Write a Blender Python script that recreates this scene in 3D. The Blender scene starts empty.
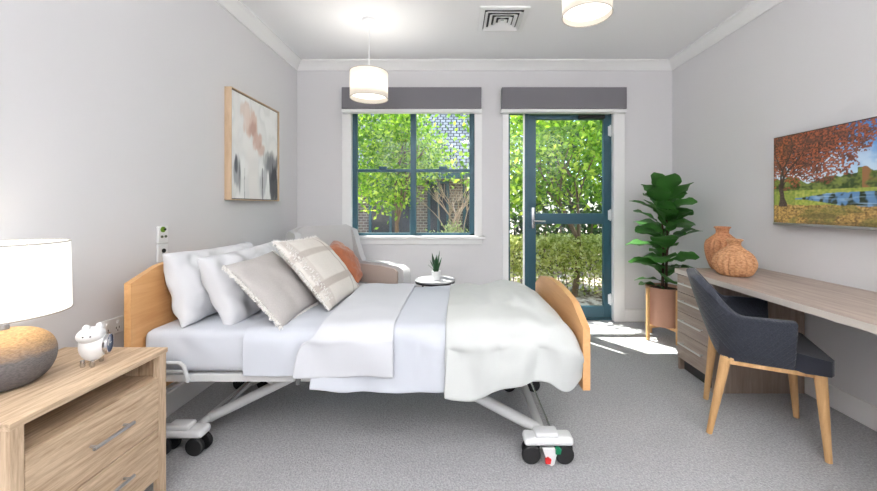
import bpy, bmesh, math, random
from mathutils import Vector, Matrix, noise
import numpy as np
random.seed(7)
R = math.radians
PI = math.pi
F, CX, CY, EYE = 365.0, 456.0, 206.0, 1.2
sc = bpy.context.scene
COL = sc.collection

# ------------------------------------------------------------------ helpers
def P(px, py, Y):
    return ((px - CX) / F * Y, EYE - (py - CY) / F * Y)

def srgb(r, g, b, a=1.0):
    f = lambda c: (c / 255 / 12.92) if c / 255 <= 0.04045 else ((c / 255 + 0.055) / 1.055) ** 2.4
    return (f(r), f(g), f(b), a)

MROOT = {}
def thing(name, label, cat, loc=(0, 0, 0), rotz=0.0, group=None):
    o = bpy.data.objects.new(name, None)
    COL.objects.link(o)
    o.empty_display_size = 0.05
    o.location = loc
    o.rotation_euler = (0, 0, rotz)
    MROOT[o.name] = (Matrix.Translation(Vector(loc)) @ Matrix.Rotation(rotz, 4, 'Z'))
    return tag(o, label, cat, group)

def tag(o, label=None, cat=None, group=None, kind=None):
    if label: o['label'] = label
    if cat: o['category'] = cat
    if group: o['group'] = group
    if kind: o['kind'] = kind
    return o

def build(name, bm, mat, parent=None, local=False, smooth=False, label=None, sharp=40):
    """one bmesh -> one mesh object; world coordinates unless local=True"""
    if parent is not None and not local:
        root = parent
        while root.parent: root = root.parent
        m = MROOT.get(root.name)
        if m: bmesh.ops.transform(bm, matrix=m.inverted(), verts=bm.verts)
    me = bpy.data.meshes.new(name)
    bmesh.ops.recalc_face_normals(bm, faces=bm.faces)
    bm.to_mesh(me); bm.free()
    mats = mat if isinstance(mat, (list, tuple)) else [mat]
    for m in mats: me.materials.append(m)
    if smooth:
        for p in me.polygons: p.use_smooth = True
        try: me.set_sharp_from_angle(angle=R(sharp))
        except Exception: pass
    o = bpy.data.objects.new(name, me)
    COL.objects.link(o)
    if parent: o.parent = parent
    if label: o['label'] = label
    return o

def struct(name, bm, mat, parent=None, smooth=False):
    o = build(name, bm, mat, parent, smooth=smooth)
    if parent is None: o['kind'] = 'structure'
    return o

def dup(root, loc, rotz, label):
    r = root.copy(); COL.objects.link(r)
    r.location = loc; r.rotation_euler = (0, 0, rotz); r['label'] = label
    def rec(src, dst):
        for ch in list(src.children):
            c = ch.copy(); COL.objects.link(c); c.parent = dst
            rec(ch, c)
    rec(root, r)
    return r

def NB(): return bmesh.new()

def box(bm, x0, x1, y0, y1, z0, z1, bev=0.0, seg=2, M=None):
    r = bmesh.ops.create_cube(bm, size=1.0)
    vs = r['verts']
    for v in vs:
        v.co = Vector(((x0 + x1) / 2 + v.co.x * (x1 - x0), (y0 + y1) / 2 + v.co.y * (y1 - y0), (z0 + z1) / 2 + v.co.z * (z1 - z0)))
    if M is not None: bmesh.ops.transform(bm, matrix=M, verts=vs)
    if bev > 0:
        es = list({e for v in vs for e in v.link_edges})
        bmesh.ops.bevel(bm, geom=es, offset=bev, segments=seg, profile=0.5, affect='EDGES')

def tube(bm, pts, r, n=10, cap=True, flat=1.0):
    """swept tube; r may be a list"""
    pts = [Vector(p) for p in pts]
    rs = r if isinstance(r, (list, tuple)) else [r] * len(pts)
    rings = []
    prev = None
    for i, p in enumerate(pts):
        if i == 0: d = pts[1] - p
        elif i == len(pts) - 1: d = p - pts[i - 1]
        else: d = (pts[i + 1] - p).normalized() + (p - pts[i - 1]).normalized()
        d.normalize()
        if prev is None:
            a = Vector((0, 0, 1)) if abs(d.z) < 0.9 else Vector((1, 0, 0))
            u = d.cross(a).normalized()
        else:
            u = (prev - d * prev.dot(d)).normalized()
        prev = u
        w = d.cross(u).normalized()
        ring = [bm.verts.new(p + (u * math.cos(2 * PI * k / n) + w * math.sin(2 * PI * k / n) * flat) * rs[i]) for k in range(n)]
        rings.append(ring)
    for a, b in zip(rings, rings[1:]):
        for k in range(n):
            bm.faces.new((a[k], a[(k + 1) % n], b[(k + 1) % n], b[k]))
    if cap:
        bm.faces.new(rings[0][::-1]); bm.faces.new(rings[-1])

def lathe(bm, prof, c=(0, 0, 0), n=32, M=None, rib=None, capb=True, capt=True):
    rings = []
    c = Vector(c)
    for (r, z) in prof:
        ring = []
        for k in range(n):
            a = 2 * PI * k / n
            rr = r * (1 + (rib(a, z) if rib else 0))
            p = Vector((rr * math.cos(a), rr * math.sin(a), z))
            if M is not None: p = M @ p
            ring.append(bm.verts.new(p + c))
        rings.append(ring)
    for a, b in zip(rings, rings[1:]):
        for k in range(n):
            bm.faces.new((a[k], a[(k + 1) % n], b[(k + 1) % n], b[k]))
    if capb: bm.faces.new(rings[0][::-1])
    if capt: bm.faces.new(rings[-1])

def prism(bm, poly, axis, a, b):
    """extrude a 2-D polygon; axis 'y': poly in (x,z); axis 'x': poly in (y,z); 'z': (x,y)"""
    def mk(p, t):
        if axis == 'y': return (p[0], t, p[1])
        if axis == 'x': return (t, p[0], p[1])
        return (p[0], p[1], t)
    A = [bm.verts.new(mk(p, a)) for p in poly]
    B = [bm.verts.new(mk(p, b)) for p in poly]
    n = len(poly)
    bm.faces.new(A[::-1]); bm.faces.new(B)
    for i in range(n):
        bm.faces.new((A[i], A[(i + 1) % n], B[(i + 1) % n], B[i]))

def bevel_all(bm, off, seg=2, ang=30):
    es = [e for e in bm.edges if len(e.link_faces) == 2 and e.calc_face_angle(0) > R(ang)]
    bmesh.ops.bevel(bm, geom=es, offset=off, segments=seg, profile=0.5, affect='EDGES')

def gridmesh(bm, fn, nu, nv, close_u=False):
    V = [[bm.verts.new(fn(i / nu, j / nv)) for j in range(nv + 1)] for i in range(nu + 1)]
    for i in range(nu):
        for j in range(nv):
            bm.faces.new((V[i][j], V[i + 1][j], V[i + 1][j + 1], V[i][j + 1]))
    return V

def crom(pts, t):
    n = len(pts) - 1
    f = min(max(t * n, 0), n - 1e-6); i = int(f); f -= i
    p = [Vector(pts[max(0, min(n, i + k))]) for k in (-1, 0, 1, 2)]
    return 0.5 * ((2 * p[1]) + (p[2] - p[0]) * f + (2 * p[0] - 5 * p[1] + 4 * p[2] - p[3]) * f * f + (3 * p[1] - p[0] - 3 * p[2] + p[3]) * f ** 3)

def nz(x, y, z=0.0): return noise.noise(Vector((x, y, z)))
def fbm(x, y, z=0.0, o=4): return noise.fractal(Vector((x, y, z)), 1.0, 2.0, o)

# ------------------------------------------------------------------ materials
def newmat(name):
    m = bpy.data.materials.new(name); m.use_nodes = True
    nt = m.node_tree
    return m, nt, nt.nodes['Principled BSDF']

def mat(name, col, rough=0.6, metal=0.0, var=0.0, vscale=8.0, bump=0.0, bscale=60.0, spec=0.5, sheen=0.0, stretch=None):
    m, nt, b = newmat(name)
    b.inputs['Base Color'].default_value = col
    b.inputs['Roughness'].default_value = rough
    b.inputs['Metallic'].default_value = metal
    b.inputs['Specular IOR Level'].default_value = spec
    if sheen: b.inputs['Sheen Weight'].default_value = sheen
    tc = nt.nodes.new('ShaderNodeTexCoord')
    vec = tc.outputs['Object']
    if stretch:
        mp = nt.nodes.new('ShaderNodeMapping'); mp.inputs['Scale'].default_value = stretch
        nt.links.new(vec, mp.inputs['Vector']); vec = mp.outputs['Vector']
    if var > 0:
        n = nt.nodes.new('ShaderNodeTexNoise'); n.inputs['Scale'].default_value = vscale; n.inputs['Detail'].default_value = 5
        nt.links.new(vec, n.inputs['Vector'])
        mx = nt.nodes.new('ShaderNodeMix'); mx.data_type = 'RGBA'
        d = 1 - var
        mx.inputs[6].default_value = (col[0] * d, col[1] * d, col[2] * d, 1)
        mx.inputs[7].default_value = (min(1, col[0] * (1 + var)), min(1, col[1] * (1 + var)), min(1, col[2] * (1 + var)), 1)
        nt.links.new(n.outputs['Fac'], mx.inputs[0]); nt.links.new(mx.outputs[2], b.inputs['Base Color'])
    if bump > 0:
        n2 = nt.nodes.new('ShaderNodeTexNoise'); n2.inputs['Scale'].default_value = bscale; n2.inputs['Detail'].default_value = 3
        nt.links.new(vec, n2.inputs['Vector'])
        bp = nt.nodes.new('ShaderNodeBump'); bp.inputs['Strength'].default_value = bump; bp.inputs['Distance'].default_value = 0.01
        nt.links.new(n2.outputs['Fac'], bp.inputs['Height']); nt.links.new(bp.outputs['Normal'], b.inputs['Normal'])
    return m

def wood(name, c1, c2, stretch=(3, 30, 30), rough=0.5, scale=1.0, bump=0.05, c3=None):
    m, nt, b = newmat(name)
    tc = nt.nodes.new('ShaderNodeTexCoord')
    mp = nt.nodes.new('ShaderNodeMapping'); mp.inputs['Scale'].default_value = stretch
    nt.links.new(tc.outputs['Object'], mp.inputs['Vector'])
    n = nt.nodes.new('ShaderNodeTexNoise'); n.inputs['Scale'].default_value = scale; n.inputs['Detail'].default_value = 8
    n.inputs['Roughness'].default_value = 0.65; n.inputs['Distortion'].default_value = 0.4
    nt.links.new(mp.outputs['Vector'], n.inputs['Vector'])
    cr = nt.nodes.new('ShaderNodeValToRGB')
    cr.color_ramp.elements[0].position = 0.32; cr.color_ramp.elements[0].color = c1
    cr.color_ramp.elements[1].position = 0.68; cr.color_ramp.elements[1].color = c2
    nt.links.new(n.outputs['Fac'], cr.inputs['Fac']); nt.links.new(cr.outputs['Color'], b.inputs['Base Color'])
    b.inputs['Roughness'].default_value = rough
    if bump:
        bp = nt.nodes.new('ShaderNodeBump'); bp.inputs['Strength'].default_value = bump; bp.inputs['Distance'].default_value = 0.01
        nt.links.new(n.outputs['Fac'], bp.inputs['Height']); nt.links.new(bp.outputs['Normal'], b.inputs['Normal'])
    return m

def carpet_mat():
    m, nt, b = newmat('carpet')
    tc = nt.nodes.new('ShaderNodeTexCoord')
    v = nt.nodes.new('ShaderNodeTexVoronoi'); v.inputs['Scale'].default_value = 130
    nt.links.new(tc.outputs['Object'], v.inputs['Vector'])
    n = nt.nodes.new('ShaderNodeTexNoise'); n.inputs['Scale'].default_value = 110; n.inputs['Detail'].default_value = 5; n.inputs['Roughness'].default_value = 0.75
    nt.links.new(tc.outputs['Object'], n.inputs['Vector'])
    cr = nt.nodes.new('ShaderNodeValToRGB')
    cr.color_ramp.elements[0].position = 0.28; cr.color_ramp.elements[0].color = srgb(160, 160, 163)
    cr.color_ramp.elements[1].position = 0.66; cr.color_ramp.elements[1].color = srgb(208, 208, 210)
    nt.links.new(n.outputs['Fac'], cr.inputs['Fac'])
    mx = nt.nodes.new('ShaderNodeMix'); mx.data_type = 'RGBA'; mx.blend_type = 'MULTIPLY'; mx.inputs[0].default_value = 0.4
    cr2 = nt.nodes.new('ShaderNodeValToRGB')
    cr2.color_ramp.elements[0].position = 0.0; cr2.color_ramp.elements[0].color = (1, 1, 1, 1)
    cr2.color_ramp.elements[1].position = 0.75; cr2.color_ramp.elements[1].color = (0.45, 0.45, 0.45, 1)
    nt.links.new(v.outputs['Distance'], cr2.inputs['Fac'])
    nt.links.new(cr.outputs['Color'], mx.inputs[6]); nt.links.new(cr2.outputs['Color'], mx.inputs[7])
    nt.links.new(mx.outputs[2], b.inputs['Base Color'])
    b.inputs['Roughness'].default_value = 0.95; b.inputs['Specular IOR Level'].default_value = 0.1
    bp = nt.nodes.new('ShaderNodeBump'); bp.inputs['Strength'].default_value = 0.6; bp.inputs['Distance'].default_value = 0.006; bp.invert = True
    nt.links.new(v.outputs['Distance'], bp.inputs['Height']); nt.links.new(bp.outputs['Normal'], b.inputs['Normal'])
    return m

def leaf_mat(name, c1, c2, c3=None, trans=0.4, rough=0.5):
    m, nt, b = newmat(name)
    out = nt.nodes['Material Output']
    g = nt.nodes.new('ShaderNodeNewGeometry')
    cr = nt.nodes.new('ShaderNodeValToRGB')
    cr.color_ramp.elements[0].position = 0.0; cr.color_ramp.elements[0].color = c1
    cr.color_ramp.elements[1].position = 1.0; cr.color_ramp.elements[1].color = c3 or c2
    if c3:
        e = cr.color_ramp.elements.new(0.6); e.color = c2
    nt.links.new(g.outputs['Random Per Island'], cr.inputs['Fac'])
    nt.links.new(cr.outputs['Color'], b.inputs['Base Color'])
    b.inputs['Roughness'].default_value = rough
    t = nt.nodes.new('ShaderNodeBsdfTranslucent'); nt.links.new(cr.outputs['Color'], t.inputs['Color'])
    mx = nt.nodes.new('ShaderNodeMixShader'); mx.inputs[0].default_value = trans
    nt.links.new(b.outputs[0], mx.inputs[1]); nt.links.new(t.outputs[0], mx.inputs[2]); nt.links.new(mx.outputs[0], out.inputs['Surface'])
    return m

def emit_mat(name, col, s):
    m = bpy.data.materials.new(name); m.use_nodes = True; nt = m.node_tree
    nt.nodes.remove(nt.nodes['Principled BSDF'])
    e = nt.nodes.new('ShaderNodeEmission'); e.inputs[0].default_value = col; e.inputs[1].default_value = s
    nt.links.new(e.outputs[0], nt.nodes['Material Output'].inputs['Surface'])
    return m

def shade_mat(name, col, trans=0.5, glow=0.0):
    m, nt, b = newmat(name); out = nt.nodes['Material Output']
    d = nt.nodes.new('ShaderNodeBsdfDiffuse'); d.inputs[0].default_value = col
    t = nt.nodes.new('ShaderNodeBsdfTranslucent'); t.inputs[0].default_value = col
    mx = nt.nodes.new('ShaderNodeMixShader'); mx.inputs[0].default_value = trans
    nt.links.new(d.outputs[0], mx.inputs[1]); nt.links.new(t.outputs[0], mx.inputs[2])
    nt.nodes.remove(b)
    if glow:
        e = nt.nodes.new('ShaderNodeEmission'); e.inputs[0].default_value = col; e.inputs[1].default_value = glow
        ad = nt.nodes.new('ShaderNodeAddShader')
        nt.links.new(mx.outputs[0], ad.inputs[0]); nt.links.new(e.outputs[0], ad.inputs[1]); nt.links.new(ad.outputs[0], out.inputs['Surface'])
    else:
        nt.links.new(mx.outputs[0], out.inputs['Surface'])
    return m

def glass_mat():
    m, nt, b = newmat('window_glass'); out = nt.nodes['Material Output']
    nt.nodes.remove(b)
    t = nt.nodes.new('ShaderNodeBsdfTransparent'); t.inputs[0].default_value = (0.96, 0.98, 0.98, 1)
    g = nt.nodes.new('ShaderNodeBsdfGlossy'); g.inputs['Roughness'].default_value = 0.02
    mx = nt.nodes.new('ShaderNodeMixShader'); mx.inputs[0].default_value = 0.02
    nt.links.new(t.outputs[0], mx.inputs[1]); nt.links.new(g.outputs[0], mx.inputs[2]); nt.links.new(mx.outputs[0], out.inputs['Surface'])
    return m

def vcol_mat(name, emit=0.0, rough=0.7, bump=0.0):
    m, nt, b = newmat(name)
    a = nt.nodes.new('ShaderNodeAttribute'); a.attribute_name = 'Col'
    if emit:
        b.inputs['Base Color'].default_value = (0.01, 0.01, 0.01, 1)
        nt.links.new(a.outputs['Color'], b.inputs['Emission Color']); b.inputs['Emission Strength'].default_value = emit
    else:
        nt.links.new(a.outputs['Color'], b.inputs['Base Color'])
    b.inputs['Roughness'].default_value = rough
    return m

WHITE_WALL = mat('wall_paint', srgb(221, 220, 222), 0.85, spec=0.2, bump=0.02, bscale=300)
CEIL = mat('ceiling_paint', srgb(244, 244, 245), 0.9, spec=0.1)
TRIM = mat('trim_paint', srgb(240, 240, 240), 0.45, spec=0.4)
CARPET = carpet_mat()
TEAL = mat('teal_metal', srgb(46, 84, 98), 0.35, metal=0.1, spec=0.5)
CHARCOAL = mat('charcoal_pelmet_cloth', srgb(116, 114, 120), 0.8, bump=0.05, bscale=500)
GLASS = glass_mat()
CHROME = mat('chrome', srgb(200, 200, 202), 0.25, metal=1.0)
SILVER = mat('brushed_silver', srgb(190, 190, 192), 0.35, metal=0.9)
BEDGREY = mat('bed_frame_paint', srgb(205, 206, 206), 0.4)
PLASTIC_W = mat('white_plastic', srgb(236, 237, 238), 0.35)
RUBBER = mat('black_rubber', srgb(28, 28, 30), 0.6)
BEECH = wood('beech', srgb(206, 152, 98), srgb(224, 176, 122), (25, 2, 25), 0.38, 1.0, 0.02)
OAK = wood('sonoma_oak', srgb(166, 138, 110), srgb(222, 198, 168), (75, 6, 75), 0.55, 1.0, 0.12)
OAKV = wood('sonoma_oak_upright', srgb(166, 138, 110), srgb(222, 198, 168), (75, 75, 6), 0.55, 1.0, 0.12)
DESKW = wood('grey_oak', srgb(148, 131, 120), srgb(184, 168, 156), (40, 3, 40), 0.42, 1.0, 0.04)
DESKV = wood('grey_oak_upright', srgb(134, 116, 104), srgb(166, 148, 134), (40, 40, 3), 0.5, 1.0, 0.04)
DARKKICK = mat('dark_kickboard', srgb(62, 60, 62), 0.6)
LEGWOOD = wood('light_ash', srgb(196, 150, 98), srgb(222, 180, 128), (40, 40, 4), 0.45, 1.0, 0.02)
NAVY = mat('navy_upholstery', srgb(36, 39, 50), 0.85, bump=0.15, bscale=400, var=0.15, vscale=200, sheen=0.15)
def linen(name, col, fold=.5, scale=3.5):
    m, nt, b = newmat(name)
    b.inputs['Base Color'].default_value = col; b.inputs['Roughness'].default_value = .9; b.inputs['Specular IOR Level'].default_value = .12
    tc = nt.nodes.new('ShaderNodeTexCoord')
    n = nt.nodes.new('ShaderNodeTexNoise'); n.noise_type = 'RIDGED_MULTIFRACTAL'; n.inputs['Scale'].default_value = scale; n.inputs['Detail'].default_value = 3; n.inputs['Distortion'].default_value = .6
    n.inputs['Roughness'].default_value = .4
    nt.links.new(tc.outputs['Object'], n.inputs['Vector'])
    bp = nt.nodes.new('ShaderNodeBump'); bp.inputs['Strength'].default_value = fold; bp.inputs['Distance'].default_value = .045
    n2 = nt.nodes.new('ShaderNodeTexNoise'); n2.inputs['Scale'].default_value = 600; nt.links.new(tc.outputs['Object'], n2.inputs['Vector'])
    b2 = nt.nodes.new('ShaderNodeBump'); b2.inputs['Strength'].default_value = .1; b2.inputs['Distance'].default_value = .002
    nt.links.new(n.outputs['Fac'], bp.inputs['Height']); nt.links.new(n2.outputs['Fac'], b2.inputs['Height'])
    nt.links.new(bp.outputs[0], b2.inputs['Normal']); nt.links.new(b2.outputs[0], b.inputs['Normal'])
    return m
LINEN_P = linen('pillowcase_cotton', srgb(212, 213, 216), 1.0, 5)
LINEN_W = linen('crisp_white_cotton', srgb(205, 207, 212), .55, 3)
LINEN_B = linen('white_bed_sheet', srgb(200, 204, 212), .45, 4)
LINEN_C = linen('cream_comforter_cloth', srgb(200, 203, 201), .6, 4.5)
GREYLINEN = mat('grey_linen', srgb(182, 178, 175), 0.9, var=0.12, vscale=160, bump=0.25, bscale=300, spec=0.1)
FRINGEMAT = mat('pale_fringe_yarn', srgb(240, 238, 234), 0.95, spec=0.1)
RUST = mat('rust_velvet', srgb(178, 104, 68), 0.8, var=0.3, vscale=16, bump=0.7, bscale=30, sheen=0.4)
CHAIRGREY = mat('armchair_fabric', srgb(198, 197, 197), 0.9, bump=0.08, bscale=300, spec=0.1)
CHAIRTAUPE = mat('armchair_taupe', srgb(196, 180, 170), 0.9, var=0.08, vscale=60, stretch=(1, 1, 8), spec=0.1)  # taupe tone for the inner arm faces only
BLACKMETAL = mat('black_metal', srgb(38, 38, 40), 0.4, metal=0.5)
MARBLE = mat('pale_stone_top', srgb(172, 172, 174), 0.35, var=0.05)
TERRA = mat('terracotta_pot', srgb(186, 142, 120), 0.8, var=0.08, vscale=12, bump=0.1, bscale=80)
SOIL = mat('potting_soil', srgb(58, 44, 36), 0.95, bump=0.6, bscale=90)
SHADE = shade_mat('drum_shade_cloth', (0.80, 0.76, 0.70, 1), 0.45, 0.16)
SHADE2 = shade_mat('table_shade_cloth', (0.9, 0.9, 0.88, 1), 0.5, 0.32)
SHADERIM = mat('shade_rim', srgb(176, 168, 158), 0.7)

# ------------------------------------------------------------------ room shell
XL, XR, YB, YF, H = -1.655, 2.25, 3.80, -1.7, 2.70
bm = NB(); box(bm, XL - .15, XR + .15, YF - .15, YB + .12, -0.12, 0.0); struct('floor', bm, CARPET)
bm = NB(); box(bm, XL - .15, XR + .15, YF - .15, YB + .2, H, H + .12); struct('ceiling', bm, CEIL)
bm = NB(); box(bm, XL - .15, XL, YF - .15, YB + .2, 0, H); struct('wall_left', bm, WHITE_WALL)
bm = NB(); box(bm, XR, XR + .15, YF - .15, YB + .2, 0, H); struct('wall_right', bm, WHITE_WALL)
bm = NB(); box(bm, XL, XR, YF - .15, YF, 0, H); struct('wall_front', bm, WHITE_WALL)
# openings in the back wall
wx0 = P(351, 0, YB)[0]; wx1 = P(475, 0, YB)[0]; wz1 = P(0, 106, YB)[1]; wz0 = P(0, 236, YB)[1]
dx0 = P(508, 0, YB)[0]; dx1 = P(613.5, 0, YB)[0]; dz1 = wz1
bm = NB()
WT = .2
box(bm, XL, wx0, YB, YB + WT, 0, H)
box(bm, wx0, wx1, YB, YB + WT, 0, wz0)
box(bm, wx0, wx1, YB, YB + WT, wz1, H)
box(bm, wx1, dx0, YB, YB + WT, 0, H)
box(bm, dx0, dx1, YB, YB + WT, dz1, H)
box(bm, dx1, XR, YB, YB + WT, 0, H)
struct('wall_back', bm, WHITE_WALL)

# cornice: coved profile
cp = [(0, 0), (0, -.09), (.012, -.09), (.016, -.078), (.03, -.06), (.055, -.032), (.068, -.02), (.08, -.016), (.08, 0)]
bm = NB(); prism(bm, [(XL + a, H + b) for a, b in cp], 'y', YF, YB); struct('trim_1', bm, TRIM, smooth=True)
bm = NB(); prism(bm, [(XR - a, H + b) for a, b in cp], 'y', YF, YB); struct('trim_2', bm, TRIM, smooth=True)
bm = NB(); prism(bm, [(YB - a, H + b) for a, b in cp], 'x', XL, XR); struct('trim_3', bm, TRIM, smooth=True)
# baseboards
def bb(name, fn):
    bm = NB(); fn(bm); struct(name, bm, TRIM)
BH = .13
bb('baseboard_left', lambda b: box(b, XL, XL + .016, YF, YB, 0, BH, .004))
bb('baseboard_right', lambda b: box(b, XR - .016, XR, YF, YB, 0, BH, .004))
def bbb(b):
    box(b, XL, P(503, 0, YB)[0], YB - .016, YB, 0, BH, .004)
    box(b, P(624, 0, YB)[0], XR, YB - .016, YB, 0, BH, .004)
bb('baseboard_back', bbb)
# architraves
bm = NB()
a0 = P(342.5, 0, YB)[0]; a1 = P(482, 0, YB)[0]
box(bm, a0, wx0 + .004, YB - .018, YB + .09, wz0, wz1 + .02, .003)
box(bm, wx1 - .004, a1, YB - .018, YB + .09, wz0, wz1 + .02, .003)
box(bm, a0, a1, YB - .018, YB, wz1 - .01, wz1 + .08, .003)
struct('trim_4', bm, TRIM)
bm = NB()
box(bm, a0 - .02, a1 + .03, YB - .06, YB + .09, wz0 - .03, wz0 + .002, .008)
box(bm, a0, a1, YB - .02, YB, wz0 - .085, wz0 - .03, .004)
struct('trim_5', bm, TRIM)
bm = NB()
d0 = P(502.5, 0, YB)[0]; d1 = P(624, 0, YB)[0]
box(bm, d0, dx0 + .004, YB - .018, YB + .09, 0, dz1 + .02, .003)
box(bm, dx1 - .004, d1, YB - .018, YB + .09, 0, dz1 + .02, .003)
box(bm, d0, d1, YB - .018, YB, dz1 - .01, dz1 + .08, .003)
struct('trim_6', bm, TRIM)

# ------------------------------------------------------------------ window
WY = YB + .04
w = bpy.data.objects.new('window_1', None); COL.objects.link(w); w['kind'] = 'structure'
MROOT['window_1'] = Matrix.Identity(4)
fx = lambda px: P(px, 0, WY)[0]
fz = lambda py: P(0, py, WY)[1]
bm = NB()
zt, zb = wz1, wz0
box(bm, fx(351), fx(357), WY, WY + .05, zb, zt, .003)
box(bm, fx(469.5), fx(474.5), WY, WY + .05, zb, zt, .003)
box(bm, fx(351), fx(474.5), WY, WY + .05, zt - .05, zt, .003)
box(bm, fx(351), fx(474.5), WY, WY + .05, zb, fz(233), .003)
box(bm, fx(410.5), fx(416), WY - .005, WY + .05, zb, zt, .003)
build('window_frame', bm, TEAL, w)
for (xa, xb) in ((357, 410.5), (416, 469.5)):
    bm = NB(); box(bm, fx(xa), fx(xb), WY + .005, WY + .04, fz(172), fz(169), .003)
    build('sash_rail', bm, TEAL, w)
    for (ya, yb) in ((112, 169), (172, 233)):
        bm = NB(); box(bm, fx(xa), fx(xb), WY + .02, WY + .024, fz(yb), fz(ya) + (.03 if ya == 112 else 0))
        build('glass_pane', bm, GLASS, w)
bm = NB()
for px in (383, 443):
    box(bm, fx(px - 4), fx(px + 4), WY - .008, WY + .012, fz(169.5), fz(166.5), .004)
build('sash_catch', bm, TEAL, w)

# ------------------------------------------------------------------ door with sidelight
d = bpy.data.objects.new('door_1', None); COL.objects.link(d); d['kind'] = 'structure'
MROOT['door_1'] = Matrix.Identity(4)
bm = NB()
box(bm, fx(507.5), fx(510), WY, WY + .06, 0, dz1, .002)
box(bm, fx(524.5), fx(528.5), WY, WY + .07, 0, dz1, .003)
box(bm, fx(610.5), fx(613.5), WY, WY + .07, 0, dz1, .003)
box(bm, fx(507.5), fx(613.5), WY, WY + .07, fz(114), dz1, .003)
box(bm, fx(507.5), fx(613.5), WY - .01, WY + .08, 0, .02, .003)
build('door_frame', bm, TEAL, d)
bm = NB(); box(bm, fx(523), fx(524.6), WY - .012, WY + .01, .02, dz1 - .05, .002); build('white_jamb_strip', bm, TRIM, d)
bm = NB(); box(bm, fx(510), fx(524.5), WY + .03, WY + .034, .02, fz(114)); build('sidelight_glass', bm, GLASS, d)
leaf = bpy.data.objects.new('door_leaf', None)
LX0, LX1 = fx(528.5), fx(610.5)
bm = NB()
y0, y1 = WY + .005, WY + .045
box(bm, LX0, fx(536), y0, y1, .025, fz(115), .003)
box(bm, fx(603.5), LX1, y0, y1, .025, fz(115), .003)
box(bm, fx(536), fx(603.5), y0, y1, fz(119.5), fz(115), .003)
box(bm, fx(536), fx(603.5), y0, y1, fz(224), fz(213.5), .003)
box(bm, fx(536), fx(603.5), y0, y1, .025, fz(306.5), .003)
lf = build('door_leaf', bm, TEAL, d)
for (a, b) in ((119.5, 213.5), (224, 306.5)):
    bm = NB(); box(bm, fx(536), fx(603.5), WY + .02, WY + .026, fz(b), fz(a)); build('glass_pane', bm, GLASS, lf)
bm = NB()
hx, hz = fx(533.2), fz(218)
box(bm, hx - .016, hx + .016, WY - .006, WY + .005, hz - .11, hz + .11, .004)
tube(bm, [(hx, WY - .004, hz - .03), (hx, WY - .045, hz - .03), (hx + .02, WY - .052, hz - .03), (hx + .115, WY - .052, hz - .032)], .0085, 8)
build('door_handle', bm, CHROME, lf, smooth=True)
for py in (131, 215, 299):
    bm = NB()
    z = fz(py); x = fx(609.5)
    box(bm, x - .016, x + .018, WY - .008, WY + .004, z - .05, z + .05, .003)
    tube(bm, [(x + .004, WY - .012, z - .06), (x + .004, WY - .012, z + .06)], .008, 8)
    build('door_hinge', bm, PLASTIC_W, d, smooth=True, label='white door hinge')
bm = NB()
box(bm, fx(578), fx(604), WY - .03, WY + .004, fz(119), fz(115.5), .003)
build('door_closer', bm, BLACKMETAL, lf)

# ------------------------------------------------------------------ roller blinds in pelmets
def pelmet(pa, pb, label):
    y = YB - .115
    xa, xb = P(pa, 0, y)[0], P(pb, 0, y)[0]
    zt = P(0, 87, y)[1]; zb = P(0, 108.5, y)[1]; zc = P(0, 111.5, y)[1]
    t = thing('blind_pelmet', label, 'blind', ((xa + xb) / 2, YB, zb), 0, 'blind pelmets over the openings')
    bm = NB(); box(bm, xa, xb, y, YB - .019, zb, zt, .004); build('pelmet_box', bm, CHARCOAL, t)
    bm = NB(); box(bm, xa - .004, xb + .004, y + .012, YB - .019, zc, zb, .003); build('bottom_rail', bm, TRIM, t, label='white bottom rail')
    return t
pelmet(341.5, 481.5, 'charcoal grey blind pelmet above the teal window')
pelmet(502, 627, 'charcoal grey blind pelmet above the glazed door')

# ------------------------------------------------------------------ ceiling vent
vx, vy = .372, 2.93
t = thing('ceiling_vent', 'square white louvred air vent set in the ceiling', 'vent', (vx, vy, H), 0)
bm = NB()
for s in (-1, 1):
    box(bm, vx - .19, vx + .19, vy + s * .175 - .02, vy + s * .175 + .02, H - .012, H, .003)
    box(bm, vx + s * .17 - .02, vx + s * .17 + .02, vy - .16, vy + .16, H - .012, H, .003)
build('vent_frame', bm, TRIM, t)
bm = NB(); box(bm, vx - .16, vx + .16, vy - .16, vy + .16, H - .002, H); build('dark_duct', bm, mat('duct_dark', srgb(70, 70, 72), .8), t)
for i, h in enumerate((.145, .108, .072, .036)):
    bm = NB()
    z0 = H - .003; zz = H - .022
    o = h; q = h - .022
    vs = []
    for (e, z) in ((o, zz), (q, z0)):
        vs.append([bm.verts.new((vx + a * e, vy + b * e, z)) for a, b in ((-1, -1), (1, -1), (1, 1), (-1, 1))])
    for k in range(4):
        bm.faces.new((vs[0][k], vs[0][(k + 1) % 4], vs[1][(k + 1) % 4], vs[1][k]))
    o_ = build('louvre', bm, TRIM, t); m_ = o_.modifiers.new('s', 'SOLIDIFY'); m_.thickness = .003

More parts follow.
